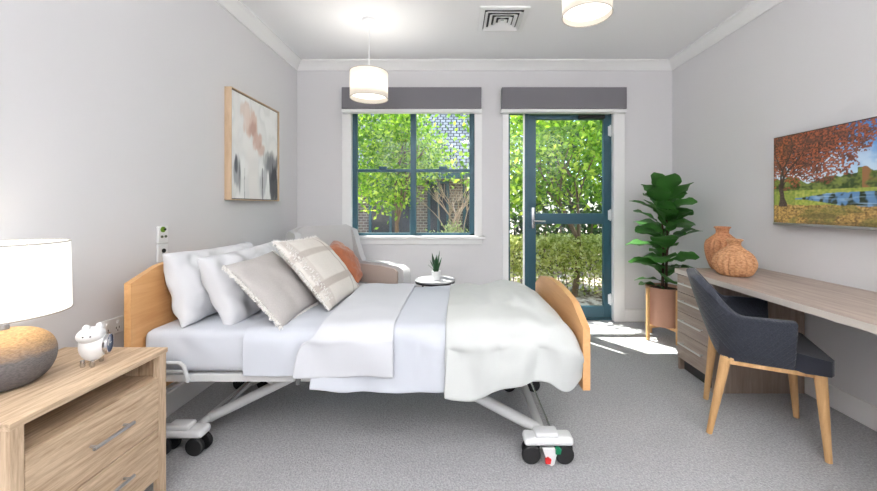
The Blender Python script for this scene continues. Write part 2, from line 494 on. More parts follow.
# ------------------------------------------------------------------ pendant lamps
def pendant(x, y, zb, label, power, r=.15, h=.21):
    t = thing('pendant_lamp', label, 'pendant lamp', (x, y, H), 0, 'drum pendant lamps')
    zt = zb + h
    bm = NB(); lathe(bm, [(.05, H - .022), (.055, H - .012), (.055, H)], (x, y, 0), 24); build('ceiling_rose', bm, PLASTIC_W, t, smooth=True)
    bm = NB(); tube(bm, [(x, y, H - .02), (x, y, zt - .06)], .0035, 8); build('cord', bm, PLASTIC_W, t)
    bm = NB()
    n = 48
    lathe(bm, [(r, zb), (r, zt)], (x, y, 0), n, capb=False, capt=False)
    o = build('lamp_shade', bm, SHADE, t, smooth=True)
    md = o.modifiers.new('s', 'SOLIDIFY'); md.thickness = .002
    for z in (zb, zt):
        bm = NB(); tube(bm, [(x + r * math.cos(2 * PI * k / 40), y + r * math.sin(2 * PI * k / 40), z) for k in range(41)], .0028, 6)
        build('rim_wire', bm, SHADERIM, t)
    bm = NB(); lathe(bm, [(r * .97, zb + .035), (r * .97, zb + .039)], (x, y, 0), n); build('diffuser', bm, shade_mat('diffuser', (1, .98, .94, 1), .75, 0.35), t)
    bm = NB(); lathe(bm, [(.012, 0), (.02, .02), (.03, .045), (.03, .06), (.02, .08), (.016, .1), (.016, .13)][::1], (x, y, zb + .06), 16); build('bulb', bm, emit_mat('bulb_glow', (1, .93, .82, 1), 4), t, smooth=True)
    L = bpy.data.lights.new('pendant_light', 'POINT'); L.energy = power; L.color = (1, .97, .93); L.shadow_soft_size = .06
    lo = bpy.data.objects.new('pendant_light', L); COL.objects.link(lo); lo.location = (x, y, zb + .12)
    return t
pendant(-.70, 2.94, 2.065, 'white drum pendant lamp hanging in front of the window', 5)
pendant(.825, 2.30, 2.40, 'white drum pendant lamp at the top edge, closest to the ceiling', 14)

def ceiling_fill(x, y, label, power):  # unseen fill light added behind the camera, fixture included
    t = thing('ceiling_fill', label, 'fill light', (x, y, H), 0, 'fill lights added at the rear')
    bm = NB(); lathe(bm, [(.2, H - .03), (.21, H - .02), (.21, H)], (x, y, 0), 32); build('rim', bm, TRIM, t, smooth=True)
    bm = NB(); lathe(bm, [(.02, H - .075), (.1, H - .068), (.16, H - .05), (.19, H - .03)], (x, y, 0), 32); build('diffuser', bm, emit_mat('opal', (1, .98, .95, 1), 3), t, smooth=True)
    L = bpy.data.lights.new('rear_fill', 'AREA'); L.shape = 'DISK'; L.size = .42; L.energy = power; L.color = (1, .99, .98)
    lo = bpy.data.objects.new('rear_fill', L); COL.objects.link(lo); lo.location = (x, y, H - .085)
ceiling_fill(.3, -.35, 'round opal fill light added unseen behind the viewer', 6)
def uplighter(x, y, label, power):  # unseen lamps added to bounce light off the ceiling
    t = thing('fill_floor_lamp', label, 'fill lamp', (x, y, 0), 0, 'uplighter lamps added as fill')
    bm = NB(); lathe(bm, [(.13, 0), (.13, .015), (.02, .03)], (x, y, 0), 32); build('base', bm, BLACKMETAL, t, smooth=True)
    bm = NB(); tube(bm, [(x, y, .02), (x, y, 1.72)], .011, 10); build('pole', bm, BLACKMETAL, t)
    bm = NB(); lathe(bm, [(.03, 1.70), (.09, 1.74), (.15, 1.81)], (x, y, 0), 32, capt=False); build('bowl', bm, PLASTIC_W, t, smooth=True)
    L = bpy.data.lights.new('fill_uplight', 'AREA'); L.shape = 'DISK'; L.size = .26; L.energy = power; L.color = (1, .995, .985)
    lo = bpy.data.objects.new('fill_uplight', L); COL.objects.link(lo); lo.location = (x, y, 1.82); lo.rotation_euler = (PI, 0, 0)
uplighter(-.7, -1.1, 'black uplighter added as unseen fill behind the viewer, left side', 50)
uplighter(1.5, -.7, 'black uplighter added as unseen fill behind the viewer, right side', 46)

# ------------------------------------------------------------------ framed abstract painting
def colorgrid(name, w, h, nu, nv, fn, M, mat_, parent):
    """flat picture as a fine mesh: local (u*w, 0, v*h) through M"""
    me = bpy.data.meshes.new(name)
    U, V = np.meshgrid(np.linspace(0, 1, nu), np.linspace(0, 1, nv), indexing='ij')
    co = [M @ Vector((u * w, 0, v * h)) for u, v in zip(U.ravel(), V.ravel())]
    fs = [(i * nv + j, (i + 1) * nv + j, (i + 1) * nv + j + 1, i * nv + j + 1) for i in range(nu - 1) for j in range(nv - 1)]
    root = parent
    while root.parent: root = root.parent
    inv = MROOT[root.name].inverted()
    me.from_pydata([inv @ c for c in co], [], fs)
    at = me.color_attributes.new('Col', 'FLOAT_COLOR', 'POINT')
    buf = []
    for u, v in zip(U.ravel(), V.ravel()):
        c = fn(u, v); buf += [c[0], c[1], c[2], 1.0]
    at.data.foreach_set('color', buf)
    me.materials.append(mat_)
    o = bpy.data.objects.new(name, me); COL.objects.link(o); o.parent = parent
    return o

def mixc(a, b, t):
    t = max(0, min(1, t)); return tuple(a[i] * (1 - t) + b[i] * t for i in range(3))
def sstep(a, b, x):
    t = max(0, min(1, (x - a) / (b - a))); return t * t * (3 - 2 * t)

def art(u, v):
    n1 = nz(u * 5, v * 5, 1.3); n2 = nz(u * 14, v * 5, 4.2); n3 = nz(u * 30, v * 9, 7.7)
    c = mixc(srgb(244, 243, 242), srgb(226, 227, 228), .5 + n1 * 1.2 + n2 * .4)
    c = mixc(c, srgb(246, 246, 246), sstep(.0, .35, n1 + .25 * n2 + .1 * math.sin(9 * u)))
    def blob(cu, cv, ru, rv, col, k=1.0, soft=.35):
        nonlocal c
        dd = math.hypot((u - cu) / ru, (v - cv) / rv) + n2 * .35 + n3 * .3
        c = mixc(c, col, k * (1 - sstep(1 - soft, 1 + soft * .4, dd)))
    blob(.30, .86, .13, .10, srgb(224, 206, 196), .8)
    blob(.40, .74, .14, .14, srgb(222, 196, 184), .9)
    blob(.42, .70, .09, .10, srgb(196, 158, 146), .85)
    blob(.52, .60, .13, .10, srgb(214, 184, 174), .9)
    blob(.60, .52, .08, .09, srgb(204, 170, 158), .7)
    blob(.30, .80, .06, .12, srgb(236, 222, 214), .7)
    blob(.10, .25, .07, .16, srgb(150, 153, 160), .8)
    blob(.09, .33, .035, .09, srgb(72, 74, 84), .8)
    blob(.16, .20, .02, .14, srgb(90, 92, 100), .6)
    blob(.78, .42, .16, .12, srgb(168, 170, 172), .8)
    blob(.88, .36, .16, .15, srgb(118, 120, 126), .85)
    blob(.92, .17, .14, .24, srgb(66, 67, 74), .95)
    blob(.66, .18, .10, .16, srgb(190, 192, 196), .8)
    if abs(u - .63 - .01 * n2) < .008 and v < .33: c = mixc(c, srgb(60, 60, 64), .8)
    if abs(u - .25 - .01 * n1) < .004 and v < .3: c = mixc(c, srgb(120, 120, 124), .6)
    blob(.40, .22, .14, .3, srgb(244, 240, 238), .6)
    return c
ya, yb, za, zb = 2.607, 3.318, 1.243, 2.055
t = thing('framed_painting', 'square abstract painting in oak frame on the left wall', 'painting', (XL, (ya + yb) / 2, za))
bm = NB()
fwid = .007
for (a, b, c_, e) in ((ya, ya + fwid, za, zb), (yb - fwid, yb, za, zb), (ya + fwid, yb - fwid, zb - fwid, zb), (ya + fwid, yb - fwid, za, za + fwid)):
    box(bm, XL, XL + .05, a, b, c_, e, .0015)
build('picture_frame', bm, wood('frame_oak', srgb(190, 162, 132), srgb(216, 190, 160), (20, 20, 3)), t)
bm = NB(); box(bm, XL + .002, XL + .036, ya + .010, yb - .010, za + .010, zb - .010); build('stretcher', bm, mat('canvas_side', srgb(60, 60, 62), .8), t)
Mx = Matrix.Translation((XL + .0375, ya + .014, za + .014)) @ Matrix.Rotation(R(90), 4, 'Z')
colorgrid('canvas', yb - ya - .028, zb - za - .028, 150, 170, art, Mx, vcol_mat('painted_canvas', 0, .75), t)

# ------------------------------------------------------------------ television
tY0, tY1, tz0, tz1, tX = 2.517, 1.46, 1.082, 1.668, 2.19
def tvpic(u, v):
    n1 = fbm(u * 6, v * 5, 2.1); n2 = nz(u * 62, v * 46, 5); n3 = nz(u * 110, v * 80, 9); n4 = nz(u * 16, v * 14, 3)
    sky = mixc(srgb(196, 222, 240), srgb(58, 134, 205), sstep(.35, 1.0, v + (u - .5) * .5))
    sky = mixc(sky, srgb(232, 240, 246), sstep(.15, .5, n1) * .35)
    c = sky
    th = .535 + .10 * nz(u * 7, 3.3) + .05 * nz(u * 23, 1.3) - .03
    if .5 < u < .66: th += .05
    if v < th:
        g = mixc(srgb(52, 72, 34), srgb(120, 132, 62), .5 + n2 + n4)
        if u > .52: g = mixc(g, srgb(150, 104, 66), sstep(-.1, .3, n4 + nz(u * 9, 8)))
        c = g
    if v < .37:
        c = mixc(srgb(126, 150, 62), srgb(176, 178, 84), .5 + n2)
        if u < .15: c = mixc(c, srgb(100, 120, 50), .4)
    if .27 - .11 * sstep(.14, .6, u) < v < .28 + .05 * sstep(.14, .4, u) + .006 * nz(u * 30, 2) and u > .15:
        m = 2 * .36 - v
        refl = .42 + nz(u * 20, v * 4, 6) * 1.1 + nz(u * 50, v * 20, 4.4) * .5
        c = mixc(srgb(96, 136, 176), srgb(44, 54, 36), sstep(.3, .6, refl))
        c = mixc(c, srgb(170, 200, 226), sstep(.1, .4, nz(u * 8, v * 70, 3)) * .5)
    gl = .205 - .06 * sstep(.3, 1, u) + .012 * n4
    if v < gl:
        c = mixc(srgb(112, 84, 46), srgb(202, 164, 96), .5 + n2 + .8 * n3)
        c = mixc(c, srgb(110, 116, 54), sstep(.1, .5, n1 + n4 * .5) * .6)
        if v < .16 and nz(u * 5, v * 30, 11) > .12: c = mixc(c, srgb(80, 64, 36), .5)
    # tree crown
    cr = math.hypot((u - .14) / .47, (v - .92) / .50) + .18 * n1 + .2 * n4
    if cr < 1.02 and n2 * .8 + n3 * .6 + (1 - cr) * 1.1 > .0:
        c = mixc(srgb(58, 34, 34), srgb(176, 98, 62), .42 + n2 * 1.1 + n3 * 1.2)
        if n4 < -.15: c = mixc(c, srgb(76, 54, 50), .5)
    # trunk and branches
    w_ = .016 + .016 * sstep(.30, .19, v)
    if .19 < v < .45 and abs(u - .055 - .01 * math.sin(v * 9)) < w_: c = mixc(srgb(52, 40, 36), srgb(96, 80, 70), .5 + n3)
    for (u1, v1, k) in ((.02, .95, .004), (.12, .95, .005), (.22, .92, .005), (.34, .85, .004), (.42, .62, .003)):
        tt = ((u - .055) * (u1 - .055) + (v - .40) * (v1 - .40)) / ((u1 - .055) ** 2 + (v1 - .40) ** 2)
        if 0 < tt < 1:
            du = u - .055 - tt * (u1 - .055) + .02 * math.sin(tt * 6) * (1 if u1 > .1 else -1); dv = v - .40 - tt * (v1 - .40)
            if math.hypot(du, dv * .6) < k * (1.7 - tt): c = srgb(60, 46, 42)
    return c[:3]
t = thing('television', 'flat wall television showing an autumn lake landscape', 'television', (XR, (tY0 + tY1) / 2, tz0))
bm = NB(); box(bm, tX, tX + .035, tY1, tY0, tz0, tz1, .003); build('tv_body', bm, mat('tv_black', srgb(20, 20, 22), .4), t)
bm = NB()
box(bm, tX - .003, tX + .02, tY1 - .003, tY0 + .003, tz0 - .012, tz0 + .006, .002)
build('silver_bezel', bm, SILVER, t, label='silver strip along the lower edge')
bm = NB(); box(bm, tX + .035, XR, (tY0 + tY1) / 2 - .2, (tY0 + tY1) / 2 + .2, 1.25, 1.5); build('wall_bracket', bm, BLACKMETAL, t)
Mx = Matrix.Translation((tX - .0012, tY0 - .006, tz0 + .007)) @ Matrix.Rotation(R(-90), 4, 'Z')
colorgrid('screen', tY0 - tY1 - .012, tz1 - tz0 - .013, 340, 190, tvpic, Mx, vcol_mat('screen_picture', .52, .3), t)

# ------------------------------------------------------------------ wall plates
def plate_left(name, y0, y1, z0, z1, label, cat, kind):
    t = thing(name, label, cat, (XL, (y0 + y1) / 2, z0))
    bm = NB(); box(bm, XL, XL + .012, y0, y1, z0, z1, .003); build('face_plate', bm, PLASTIC_W, t)
    ym, zm = (y0 + y1) / 2, (z0 + z1) / 2
    def dot(yy, zz, r, m, nm, thk=.006):
        bm = NB(); lathe(bm, [(r, 0), (r, thk)], (XL + .011, yy, zz), 16, M=Matrix.Rotation(R(90), 4, 'Y')); build(nm, bm, m, t)
    if kind == 'call':
        dot(ym - .005, zm + .028, .016, mat('call_green', srgb(110, 150, 40), .5), 'green_button')
        dot(ym + .004, zm + .028, .006, RUBBER, 'indicator', .010)
        dot(ym - .012, zm - .012, .007, mat('call_grey', srgb(90, 96, 80), .5), 'reset_button')
        dot(ym + .014, zm - .012, .007, mat('call_grey', srgb(90, 96, 80), .5), 'reset_button')
    elif kind == 'jack':
        dot(ym, zm + .012, .012, RUBBER, 'jack_socket')
    else:
        for yy in (ym - .028, ym + .028):
            bm = NB()
            box(bm, XL + .011, XL + .0128, yy - .009, yy - .006, zm - .016, zm - .006)
            box(bm, XL + .011, XL + .0128, yy + .006, yy + .009, zm - .016, zm - .006)
            box(bm, XL + .011, XL + .0128, yy - .0015, yy + .0015, zm - .028, zm - .02)
            build('socket_slots', bm, RUBBER, t)
            bm = NB(); box(bm, XL + .011, XL + .017, yy - .006, yy + .006, zm + .008, zm + .024, .002)
            build('rocker_switch', bm, PLASTIC_W, t)
plate_left('power_outlet', 1.685, 1.805, .583, .660, 'white double power outlet on wall behind the alarm clock', 'power outlet', 'power')
plate_left('nurse_call_plate', 2.015, 2.085, .993, 1.088, 'white nurse call plate with green button above the headboard', 'wall plate', 'call')
plate_left('socket_plate', 2.015, 2.085, .888, .986, 'white wall plate with one black jack below the green button', 'wall plate', 'jack')

# ------------------------------------------------------------------ nightstand
NX0, NX1, NY0, NY1, NZ = -1.636, -1.205, .985, 1.527, .61
t = thing('nightstand', 'light oak nightstand with open niche and two drawers', 'nightstand', ((NX0 + NX1) / 2, (NY0 + NY1) / 2, 0))
bm = NB(); box(bm, NX0, NX1, NY0, NY1, NZ - .02, NZ, .0015); build('top', bm, OAK, t)
P_ = .038
for (xa, xb) in ((NX0 + .004, NX0 + P_), (NX1 - .004 - P_ * .7, NX1 - .004)):
    for (y_a, y_b) in ((NY0 + .004, NY0 + P_), (NY1 - P_, NY1 - .004)):
        bm = NB(); box(bm, xa, xb, y_a, y_b, 0, NZ - .02, .0015); build('leg', bm, OAKV, t)
for (y_a, y_b) in ((NY0 + .010, NY0 + .026), (NY1 - .026, NY1 - .010)):
    bm = NB(); box(bm, NX0 + P_, NX1 - .031, y_a, y_b, .09, NZ - .02); build('side_panel', bm, OAKV, t)
bm = NB(); box(bm, NX0 + .006, NX0 + .018, NY0 + P_, NY1 - P_, .09, NZ - .02); build('back_panel', bm, OAK, t)
bm = NB(); box(bm, NX0 + .018, NX1 - .03, NY0 + .026, NY1 - .026, .485, .50); build('shelf', bm, OAK, t)
bm = NB(); box(bm, NX0 + .018, NX1 - .03, NY0 + .026, NY1 - .026, .09, .10); build('bottom_panel', bm, OAK, t)
for (z0, z1, zh) in ((.298, .502, .403), (.095, .294, .207)):
    bm = NB(); box(bm, NX1 - .028, NX1 - .006, NY0 + P_ + .003, NY1 - P_ - .003, z0, z1, .001); dr = build('drawer', bm, OAK, t)
    bm = NB()
    ym = 1.27; xh = NX1 - .006
    for s in (-1, 1): tube(bm, [(xh, ym + s * .06, zh), (xh + .026, ym + s * .06, zh)], .0045, 8)
    tube(bm, [(xh + .026, ym - .075, zh), (xh + .026, ym + .075, zh)], .006, 8)
    build('handle', bm, SILVER, dr, smooth=True)

# ------------------------------------------------------------------ table lamp
lx, ly = -1.488, 1.20
def stone_lamplit():  # stoneware; grey-to-gold height ramp paints the lamplight on its top
    m, nt, b = newmat('stoneware_lamplit')
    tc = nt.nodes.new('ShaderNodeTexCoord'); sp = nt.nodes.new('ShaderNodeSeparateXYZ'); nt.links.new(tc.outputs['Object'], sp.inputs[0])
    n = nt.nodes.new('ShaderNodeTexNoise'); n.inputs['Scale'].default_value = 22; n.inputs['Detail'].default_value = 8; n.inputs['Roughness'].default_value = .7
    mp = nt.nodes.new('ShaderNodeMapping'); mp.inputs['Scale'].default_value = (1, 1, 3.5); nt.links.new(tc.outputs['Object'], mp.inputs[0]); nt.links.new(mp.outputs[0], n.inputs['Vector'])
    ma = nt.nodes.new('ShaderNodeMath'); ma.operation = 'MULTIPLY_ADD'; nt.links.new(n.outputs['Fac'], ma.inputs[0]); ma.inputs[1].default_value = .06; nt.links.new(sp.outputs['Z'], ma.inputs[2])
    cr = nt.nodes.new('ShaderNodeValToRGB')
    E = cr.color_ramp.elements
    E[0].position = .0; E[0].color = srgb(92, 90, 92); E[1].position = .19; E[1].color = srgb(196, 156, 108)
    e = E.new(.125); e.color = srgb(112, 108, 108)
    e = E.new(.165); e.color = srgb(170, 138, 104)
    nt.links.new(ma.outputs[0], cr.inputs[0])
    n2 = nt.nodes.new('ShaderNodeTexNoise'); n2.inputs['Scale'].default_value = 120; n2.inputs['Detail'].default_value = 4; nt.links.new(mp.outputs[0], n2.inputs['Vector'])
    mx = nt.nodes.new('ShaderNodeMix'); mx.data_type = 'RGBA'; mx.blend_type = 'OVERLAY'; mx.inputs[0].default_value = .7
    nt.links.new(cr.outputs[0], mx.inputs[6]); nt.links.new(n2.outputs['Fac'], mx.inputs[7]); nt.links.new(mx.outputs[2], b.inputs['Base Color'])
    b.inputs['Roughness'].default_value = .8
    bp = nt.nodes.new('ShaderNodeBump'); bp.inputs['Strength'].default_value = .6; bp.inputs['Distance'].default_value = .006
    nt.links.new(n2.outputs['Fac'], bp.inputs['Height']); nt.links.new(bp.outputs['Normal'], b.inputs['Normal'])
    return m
t = thing('table_lamp', 'table lamp with rough stoneware base and white drum shade', 'table lamp', (lx, ly, NZ))
prof = [(.062, 0), (.078, .004), (.1, .022), (.116, .052), (.122, .085), (.119, .115), (.105, .145), (.078, .168), (.045, .18), (.022, .184)]
bm = NB(); lathe(bm, [(crom([(a, b, 0) for a, b in prof], k / 30).x, crom([(a, b, 0) for a, b in prof], k / 30).y) for k in range(31)], (0, 0, 0), 48); build('base', bm, stone_lamplit(), t, local=True, smooth=True)
bm = NB(); lathe(bm, [(.014, .18), (.012, .215), (.018, .22), (.018, .26)], (0, 0, 0), 16); build('neck', bm, SILVER, t, local=True, smooth=True)
bm = NB(); lathe(bm, [(.157, .234), (.153, .468)], (0, 0, 0), 56, capb=False, capt=False)
o = build('lamp_shade', bm, SHADE2, t, local=True, smooth=True); md = o.modifiers.new('s', 'SOLIDIFY'); md.thickness = .002
for r_, z_ in ((.157, .234), (.153, .468)):
    bm = NB(); tube(bm, [(r_ * math.cos(2 * PI * k / 48), r_ * math.sin(2 * PI * k / 48), z_) for k in range(49)], .0022, 6)
    build('shade_ring', bm, SHADERIM, t, local=True)
bm = NB()
for a in (0, 2.09, 4.19): tube(bm, [(0, 0, .44), (.15 * math.cos(a), .15 * math.sin(a), .45)], .002, 6)
tube(bm, [(0, 0, .25), (0, 0, .44)], .003, 6)
build('shade_spider', bm, SHADERIM, t, local=True)
bm = NB(); lathe(bm, [(.014, .26), (.028, .29), (.03, .31), (.022, .335), (.005, .345)], (0, 0, 0), 16); build('bulb', bm, emit_mat('lamp_bulb', (1, .9, .78, 1), 8), t, local=True, smooth=True)
L = bpy.data.lights.new('table_lamp_light', 'POINT'); L.energy = 1.0; L.color = (1, .93, .84); L.shadow_soft_size = .05
lo = bpy.data.objects.new('table_lamp_light', L); COL.objects.link(lo); lo.location = (lx, ly, NZ + .33)

# ------------------------------------------------------------------ alarm clock (small animal shape)
cz = NZ
t = thing('alarm_clock', 'small white animal shaped alarm clock on the nightstand', 'clock', (-1.352, 1.362, cz), R(28))
bm = NB()
bmesh.ops.create_uvsphere(bm, u_segments=32, v_segments=20, radius=1)
for v in bm.verts:
    v.co = Vector((v.co.x * .038, v.co.y * .032, v.co.z * .054 + .066))
build('body', bm, PLASTIC_W, t, local=True, smooth=True)
bm = NB()
bmesh.ops.create_uvsphere(bm, u_segments=32, v_segments=16, radius=1)
for v in bm.verts:
    q = v.co.copy(); v.co = Vector((q.x * .037 - .004, q.y * .034 - .008, q.z * .027 + .100))
build('head', bm, PLASTIC_W, t, local=True, smooth=True)
for (x_, y_, rz_) in ((-.012, -.02, .3), (.016, -.004, -.6)):
    bm = NB(); lathe(bm, [(.009, 0), (.011, .006), (.008, .014), (.002, .018)], (x_, y_, .120), 12); build('ear', bm, PLASTIC_W, t, local=True, smooth=True)
for (x_, y_) in ((-.022, -.016), (.006, -.030), (.014, .018)):
    bm = NB(); lathe(bm, [(.005, 0), (.007, .006), (.006, .022)], (x_, y_, 0), 10); build('foot', bm, CHROME, t, local=True, smooth=True)
Mr = Matrix.Translation((.028, .006, .062)) @ Matrix.Rotation(R(90), 4, 'Y')
bm = NB(); lathe(bm, [(.033, 0), (.036, .006), (.033, .012), (.029, .012)], (0, 0, 0), 28, M=Mr, capt=False); build('dial_ring', bm, CHROME, t, local=True, smooth=True)
bm = NB(); lathe(bm, [(.0325, .004), (.0325, .009)], (0, 0, 0), 28, M=Mr); dl = build('dial', bm, mat('dial_blue', srgb(96, 112, 150), .3), t, local=True)
bm = NB()
box(bm, .0385, .0395, .005, .007, .062, .084); box(bm, .0385, .0395, .006, .022, .061, .063)
build('hand', bm, PLASTIC_W, dl, local=True)
bm = NB()
for (x_, y_, z_) in ((-.014, -.040, .104), (.004, -.041, .103)):
    bmesh.ops.create_icosphere(bm, subdivisions=1, radius=.0028, matrix=Matrix.Translation((x_, y_, z_)))
build('eyes', bm, RUBBER, t, local=True)
t.scale = (1.12, 1.12, 1.12)

# ------------------------------------------------------------------ adjustable care bed
BY0, BY1, BM = 1.66, 2.56, 2.11
bed = thing('care_bed', 'adjustable care bed with beech ends and white casters', 'bed', (-.45, BM, 0))
def endboard(name, x0, x1, zl, ze, zm, cut):
    # outline in (y,z): flat bottom, ends rise to ze, chamfer then arc to zm
    ya, yb = 1.622, 2.598
    pts = [(ya, zl), (ya, ze)]
    N = 14
    for i in range(N + 1):
        a = i / N
        y = ya + cut + (yb - ya - 2 * cut) * a
        z = ze + .07 * (zm - ze) / .1 + (zm - ze - .07 * (zm - ze) / .1) * math.sin(PI * a) ** .9
        pts.append((y, z))
    pts += [(yb, ze), (yb, zl)]
    bm = NB(); prism(bm, pts, 'x', x0, x1); bevel_all(bm, .007, 3, 25)
    return build(name, bm, BEECH, bed, smooth=True, sharp=60)
endboard('headboard', -1.475, -1.445, .30, .855, .935, .15)
endboard('footboard', .565, .597, .38, .655, .765, .15)
# rails and platform
bm = NB()
box(bm, -1.43, -.74, 1.675, 1.715, .392, .428, .004); build('side_rail', bm, BEDGREY, bed)
bm = NB()
box(bm, -.72, .52, 1.690, 1.725, .385, .425, .004); build('side_rail', bm, BEDGREY, bed)
bm = NB(); box(bm, -1.43, .52, 2.50, 2.545, .388, .428, .004); build('side_rail', bm, BEDGREY, bed)
bm = NB(); box(bm, -.74, -.72, 1.68, 1.712, .375, .432, .003); build('rail_joint', bm, mat('joint_grey', srgb(120, 120, 122), .5), bed)
bm = NB(); box(bm, -1.43, .52, 1.72, 2.50, .408, .435); build('mattress_platform', bm, BEDGREY, bed)
for x in (-1.444, .55):
    bm = NB(); box(bm, x - .012 if x < 0 else x - .03, x + .03 if x < 0 else x + .014, 1.85, 2.37, .36, .43, .004)
    build('end_bracket', bm, BEDGREY, bed)
# mattress retainer loop near the head, near side
bm = NB()
tube(bm, [(-1.40, 1.662, .40), (-1.40, 1.652, .48), (-1.385, 1.65, .49), (-1.25, 1.65, .49), (-1.232, 1.652, .475), (-1.218, 1.66, .40)], .009, 10)
tube(bm, [(-1.40, 1.655, .45), (-1.235, 1.655, .45)], .006, 8)
build('mattress_retainer', bm, BEDGREY, bed, smooth=True)
# lifting arms
def arm(pts, r, name='lifting_arm', m=BEDGREY):
    bm = NB(); tube(bm, pts, r, 12, flat=.8); return build(name, bm, m, bed, smooth=True)
for y in (1.90, 2.28):
    arm([(-1.27, y, .105), (-.76, y, .355), (-.70, y, .385)], .031)
    arm([(-.93, y, .27), (-1.08, y, .385)], .022, 'brace_arm')
    arm([(.40, y - (.10 if y < 2 else 0), .105), (.04, y - (.10 if y < 2 else 0), .295)], .031)
    bm = NB(); yy = y - (.10 if y < 2 else 0)
    tube(bm, [(.03, yy, .278), (.04, yy, .295), (.13, yy, .39)], .034, 12); build('arm_bracket', bm, BEDGREY, bed, smooth=True)
arm([(-1.235, 1.93, .14), (-1.00, 1.95, .36)], .008, 'actuator_rod', CHROME)
arm([(-1.00, 1.95, .35), (-.985, 1.952, .40)], .014, 'actuator_mount', RUBBER)
arm([(.04, 1.80, .295), (.04, 2.28, .295)], .02, 'cross_tube')
arm([(-.93, 1.90, .27), (-.93, 2.28, .27)], .02, 'cross_tube')
arm([(.415, 1.76, .105), (.415, 2.36, .105)], .022, 'cross_tube')
arm([(-1.28, 1.78, .105), (-1.28, 2.40, .105)], .022, 'cross_tube')
arm([(.455, 1.76, .13), (.455, 2.36, .13)], .005, 'brake_bar', CHROME)
# near-side gas strut seen between nightstand and retainer
arm([(-1.42, 1.80, .30), (-1.27, 1.80, .385)], .01, 'strut')
# casters
def caster(x, y, hl, pedal=None, w=.115):
    bm = NB()
    box(bm, x - w, x + w, y - .04, y + .04, .085, .125, .016, 3)
    box(bm, x - w * .55, x + w * .4, y - .034, y + .034, .12, .145, .01, 3)
    h = build('caster_housing', bm, PLASTIC_W, bed, smooth=True, label=hl)
    for sx in (-.078, .078):
        for sy in (-.024, .024):
            bm = NB()
            xx = x + sx + (.004 if sy > 0 else -.004)
            lathe(bm, [(.012, -.012), (.038, -.012), (.043, -.007), (.043, .007), (.038, .012), (.012, .012)], (xx, y + sy, .043), 24, M=Matrix.Rotation(R(90), 4, 'X'))
            build('wheel', bm, RUBBER, h, smooth=True)
    if pedal:
        bm = NB(); prism(bm, [(x - .035, .088), (x + .035, .088), (x + .018, .02), (x + .005, .012), (x - .012, .02)], 'y', y - .058, y - .044); bevel_all(bm, .003)
        build('brake_pedal', bm, PLASTIC_W, h)
        for (dx, dz, col, nm) in ((-.012, .038, srgb(205, 40, 40), 'red_brake_tab'), (.034, .082, srgb(20, 130, 90), 'green_brake_tab')):
            bm = NB(); prism(bm, [(x + dx - .012, dz - .012), (x + dx + .010, dz - .012), (x + dx + .014, dz + .008), (x + dx, dz + .018), (x + dx - .012, dz + .010)], 'y', y - .066, y - .05)
            build(nm, bm, mat(nm, col, .4), h)
caster(.432, 1.725, None, True)
caster(.425, 2.385, None)
caster(-1.33, 1.78, None)
caster(-1.33, 2.41, None)
for x, y in ((.415, 1.745), (.415, 2.37), (-1.28, 1.8), (-1.28, 2.48)):
    pass

# ------------------------------------------------------------------ bedding
def profile_pts(yn, yf, zt, zn, zf, r=.07):
    return [(yf + .004, zf), (yf + .008, (zf + zt) / 2), (yf, zt - r * .5 - .012), (yf - r * .5, zt - .02), (yf - r * 1.7, zt - .014), (yf * .67 + yn * .33, zt - .004), (yf * .33 + yn * .67, zt + .004), (yn + r * 1.7, zt), (yn + r * .5, zt - .006), (yn, zt - r * .6), (yn - .008, (zn + zt) / 2 + .02), (yn - .006, zn)]

def cloth(name, x0, x1, pts, mat_, parent=None, thick=.012, nu=60, nv=90, amp=.006, hang=.010, hem=.008, seed=0., label=None, cat=None, endround=None, puff=0., local_fold=12., hemfn=None):
    P3 = [Vector((p[0], p[1], 0)) for p in pts]
    def fn(u, v):
        q = crom(P3, v); q2 = crom(P3, min(1, v + .01)); q1 = crom(P3, max(0, v - .01))
        tg = (q2 - q1).normalized(); nrm = Vector((tg.y, -tg.x))
        if nrm.y < 0 and abs(nrm.y) > .3: nrm = -nrm
        xx0 = x0(v) if callable(x0) else x0; xx1 = x1(v) if callable(x1) else x1
        x = xx0 + (xx1 - xx0) * u
        hangw = sstep(.72, .9, v) + sstep(.28, .1, v)
        side = -1 if v > .5 else 1
        y, z = q.x, q.y
        n1 = nz(x * 6 + seed, v * 5, seed); n2 = nz(x * local_fold + seed, v * 7, seed + 3)
        z += (1 - hangw) * (amp * n1 * 1.6 + amp * .7 * n2)
        y += side * hangw * (hang * n2 * 1.5 + hang * nz(x * 5, v * 1.5, seed + 9))
        wend = max(0, (abs(v - .5) - .44) / .06)
        z += hem * nz(x * 4, seed, 2.0) * wend * 2
        if hemfn and v > .75: z += hemfn(x) * sstep(.75, 1, v)
        if puff:
            b = puff * (nz(x * 4.5 + 3, v * 4, seed + 5) + .5 * nz(x * 10, v * 9, seed + 6))
            z += (1 - hangw) * b; y += side * hangw * b
        if endround:
            t0, zc = endround
            if u > t0:
                k = (u - t0) / (1 - t0)
                f = math.sqrt(max(0, 1 - k ** 3))
                z = zc + (z - zc) * f if z > zc else z + (zc - z) * (k ** 3) * .5
                y = BM + (y - BM) * (1 - .10 * k ** 3)
        return Vector((x, y, z))
    bm = NB(); gridmesh(bm, fn, nu, nv)
    o = build(name, bm, mat_, parent, smooth=True, sharp=180)
    md = o.modifiers.new('thick', 'SOLIDIFY'); md.thickness = thick; md.offset = 0
    md = o.modifiers.new('sub', 'SUBSURF'); md.levels = 1; md.render_levels = 1
    if label: tag(o, label, cat)
    return o

